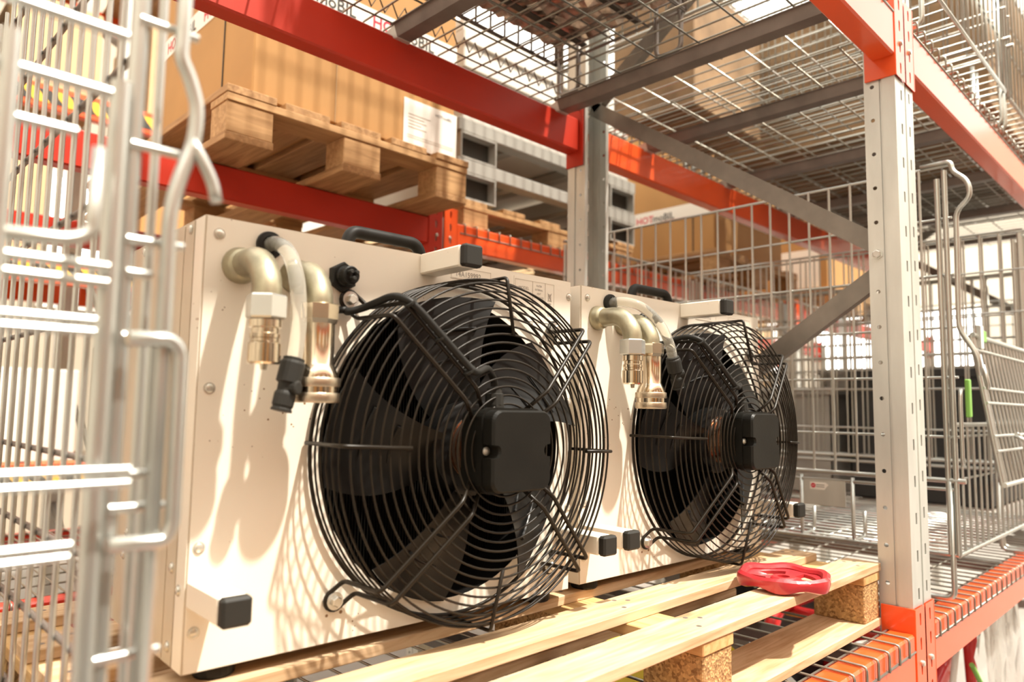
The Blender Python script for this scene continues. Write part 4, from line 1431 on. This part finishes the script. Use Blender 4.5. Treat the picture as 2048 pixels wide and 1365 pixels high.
crate('black plastic crate low in the back row behind the upright', 1.75, 2.45, 2.0, 2.7, -.43, .05, 'black_crate')
carton('pale cardboard box low in the back row behind the first heater', .75, 1.35, 2.0, 2.8, -.43, .22, 'cardboard_pale')

# ------------------------------------------------------------------ far row of racking
YC = 4.4
for i, x in enumerate((-1.6, 1.2, 4.0, 6.8, 9.6)):
    t = thing('rack_frame', ('far rack frame in front of the hall wall, far left', 'far rack frame in front of the hall wall behind the heaters', 'far rack frame in front of the hall wall behind the cages', 'far rack frame in front of the hall wall, fourth from the left', 'far rack frame in front of the hall wall, far right')[i], 'rack frame', (x + .05, YC + .5, FL), group='upright frames of the rack')
    for yy, s in ((YC, 'front_post'), (YC + .95, 'rear_post')):
        MB().cbox(x, yy, FL, x + .1, yy + .08, 3.2, .004).obj(s, 'galvanised', t)
    for k in range(5):
        brace(t, x + .05, YC + .08, FL + .3 + k * .8, YC + .95, FL + .8 + k * .8)
farn = 0
ordn = ('leftmost', 'second', 'third', 'fourth')
for k, (zz, lev) in enumerate(((-.45, 'low'), (.62, 'middle'), (1.55, 'high'), (2.5, 'top'))):
    for i, x in enumerate((-1.5, 1.3, 4.1, 6.9)):
        t = thing('rack_beam', '%s orange beam with hazard stripes, %s of its row in the far rack' % (lev, ordn[i]), 'rack beam', (x + 1.35, YC, zz), group='far rack beams')
        MB().cbox(x, YC - .01, zz, x + 2.7, YC + .05, zz + .13, .004).obj('beam_profile', 'rack_orange', t)
        MB().box(x + .02, YC - .0125, zz + .03, x + 2.68, YC - .0105, zz + .10).obj('hazard_strip', 'hazard_tape', t)
        MB().cbox(x, YC + .90, zz, x + 2.7, YC + .95, zz + .13, .004).obj('rear_profile', 'rack_orange', t)
        sh = MB()
        for q in range(9): sh.box(x + .02 + q * .3, YC + .05, zz + .12, x + .26 + q * .3, YC + .90, zz + .135)
        sh.obj('shelf_boards', 'old_pine_cross', t, kind='stuff')
        xx = x + .08
        rr = random.Random(k * 10 + i)
        c_ = 0
        while xx < x + 2.3:
            wd = rr.uniform(.42, .75)
            hh = rr.uniform(.35, .72)
            mm = rr.choice(('cardboard_pale', 'white_box', 'white_box', 'cardboard', 'grey_crate', 'cardboard_pale'))
            farn += 1
            c_ += 1
            nm = {'cardboard_pale': 'pale cardboard box', 'white_box': 'white box', 'cardboard': 'brown cardboard box', 'grey_crate': 'grey box'}[mm]
            carton('%s, %s from left on the %s shelf of the %s far rack bay' % (nm, ('first', 'second', 'third', 'fourth', 'fifth', 'sixth')[c_ - 1], lev, ordn[i]), xx, min(xx + wd, x + 2.62), YC + .06, YC + .8, zz + .1355, zz + .1355 + hh, mm, group='boxes in the far rack')
            xx += wd + .06

# ------------------------------------------------------------------ unseen rack behind the camera, added for the metal and black parts to reflect
YO = -2.6
for i, x in enumerate((-3.2, -.4, 2.4, 5.2)):
    t = thing('rack_frame', ('first', 'second', 'third', 'fourth')[i] + ' upright frame of the unseen rack across the aisle', 'rack frame', (x + .05, YO - .5, FL), group='upright frames of the rack')
    for yy, nm in ((YO - .08, 'front_post'), (YO - 1.0, 'rear_post')):
        MB().cbox(x, yy, FL, x + .1, yy + .08, 2.6, .004).obj(nm, 'galvanised', t)
    for k in range(4):
        brace(t, x + .05, YO - .92, FL + .3 + k * .9, YO - .08, FL + .9 + k * .9)
for k, (zz, lev) in enumerate(((-.40, 'low'), (.85, 'middle'), (2.1, 'top'))):
    for i, x in enumerate((-3.1, -.3, 2.5)):
        t = thing('rack_beam', '%s orange beam in the %s bay of the unseen rack across the aisle' % (lev, ordn[i]), 'rack beam', (x + 1.35, YO, zz), group='beams of the unseen rack across the aisle')
        MB().cbox(x, YO - .05, zz, x + 2.7, YO, zz + .12, .004).obj('beam_profile', 'rack_orange', t)
        MB().cbox(x, YO - 1.0, zz, x + 2.7, YO - .95, zz + .12, .004).obj('rear_profile', 'rack_orange', t)
        sh = MB()
        for q in range(9): sh.box(x + .02 + q * .3, YO - .95, zz + .105, x + .26 + q * .3, YO - .05, zz + .12)
        sh.obj('shelf_boards', 'old_pine_cross', t, kind='stuff')
        if k < 2:
            for q in range(3):
                if (q + i + k) % 4 == 3: continue
                mm = ('brown_load', 'cardboard', 'dark_load')[(q + i) % 3]
                nm = {'brown_load': 'brown cardboard box', 'cardboard': 'tan cardboard box', 'dark_load': 'dark cardboard box'}[mm]
                carton('%s, %s from left on the %s shelf, %s unseen bay across the aisle' % (nm, ('first', 'second', 'third')[q], lev, ordn[i]), x + .08 + q * .88, x + .86 + q * .88, YO - .92, YO - .08, zz + .1205, zz + .1205 + (.62, .85, .75)[(q + 2 * i) % 3], mm, group='boxes in the unseen rack across the aisle')

# ------------------------------------------------------------------ goods under the lower shelf
T = thing('wrapped_trolley', 'red tubular trolley wrapped in clear film under the right shelf', 'trolley', (2.6, .85, FL))
for pts in ([(2.02, .66, FL + .02), (2.12, .66, -.80), (2.22, .66, -.60), (2.75, .66, -.60)], [(2.05, .64, -.86), (2.30, .64, -.76), (2.45, .64, -.70)], [(2.62, .66, FL + .02), (2.42, .66, -.86), (2.36, .66, -.60)], [(2.9, .66, FL + .02), (2.75, .66, -.60)], [(2.15, 1.08, FL + .02), (2.25, 1.08, -.62), (2.8, 1.08, -.62)]):
    tube_part('frame_tube', pts, .024, 'red_gloss', T, .08, 12)
tube_part('cross_tube', [(2.36, .66, -.64), (2.36, 1.08, -.64)], .018, 'red_gloss', T)
tube_part('cross_tube', [(2.09, .66, -.95), (2.14, 1.08, -.95)], .018, 'red_gloss', T)
MB().cbox(2.05, .70, -1.25, 2.85, 1.12, -.95, .01).obj('tray', 'grey_crate', T)
b = MB()
vs = []; n = 28
for i in range(n + 1):
    for j in range(5):
        x = 2.62 + i * .45 / n
        vs.append((x, .585 + .018 * math.sin(i * 1.7 + j) + .016 * math.sin(i * .6 + 1.3 * j), -.575 - .16 * j))
fs = [(5 * i + j, 5 * i + 5 + j, 5 * i + 6 + j, 5 * i + 1 + j) for i in range(n) for j in range(4)]
b.add(vs, fs, True)
b.obj('film_sheet', 'plastic_film', T, fix=False)
tube_part('cord', [(2.30, .575, -.58), (2.20, .575, -.75), (2.12, .575, -.98)], .008, 'white_box', T)
tube_part('strap', [(2.42, .575, -.70), (2.52, .575, -.78), (2.62, .575, -.84)], .007, 'green_plastic', T, label='bright green strap')
T = thing('white_sack', 'white sack standing below the lower right beam beside the upright', 'sack', (1.86, .64, FL))
b = MB(); b.lathe([(.06, 0), (.09, .05), (.095, .35), (.085, .70), (.05, .86), (.07, .90)], (1.87, .62, FL), (0, 0, 1), 20, True); b.obj('sack_body', 'white_box', T)
b = MB(); b.lathe([(.05, 0), (.056, .012), (.05, .024)], (1.87, .62, FL + .845), (0, 0, 1), 16, True); b.obj('tie', 'print_grey', T)
for i, (lab, x0, x1, y0, y1, z1, mm) in enumerate((
        ('red crate on the floor under the middle of the heater pallet', .95, 1.50, .62, 1.2, -.80, 'red_gloss'),
        ('black crate on the floor under the left half of the heater pallet', .30, .88, .62, 1.2, -.85, 'black_crate'),
        ('white crate on the floor under the rear of the heater shelf', .55, 1.2, 1.25, 1.75, -.78, 'white_box'),
        ('red crate on the floor under the second wire cage', 2.9, 3.5, .9, 1.5, -.75, 'red_gloss'),
        ('black crate added as dark backdrop behind the wrapped trolley', 2.45, 2.88, 1.18, 1.7, -.70, 'black_crate'),  # put in to darken the space under the shelf
        ('yellow crate on the floor under the first wire cage', 1.95, 2.4, 1.15, 1.6, -.80, 'yellow_plastic'),
        ('blue crate on the floor left of the black one', -.4, .2, .65, 1.2, -.85, 'blue_crate'))):
    crate(lab, x0, x1, y0, y1, FL, z1, mm, group='crates on the floor under the shelves')

# ------------------------------------------------------------------ lift everything from eye level to the floor
for o_ in bpy.data.objects:
    if o_.parent is None and o_.type in ('MESH', 'EMPTY'):
        o_.location.z += H
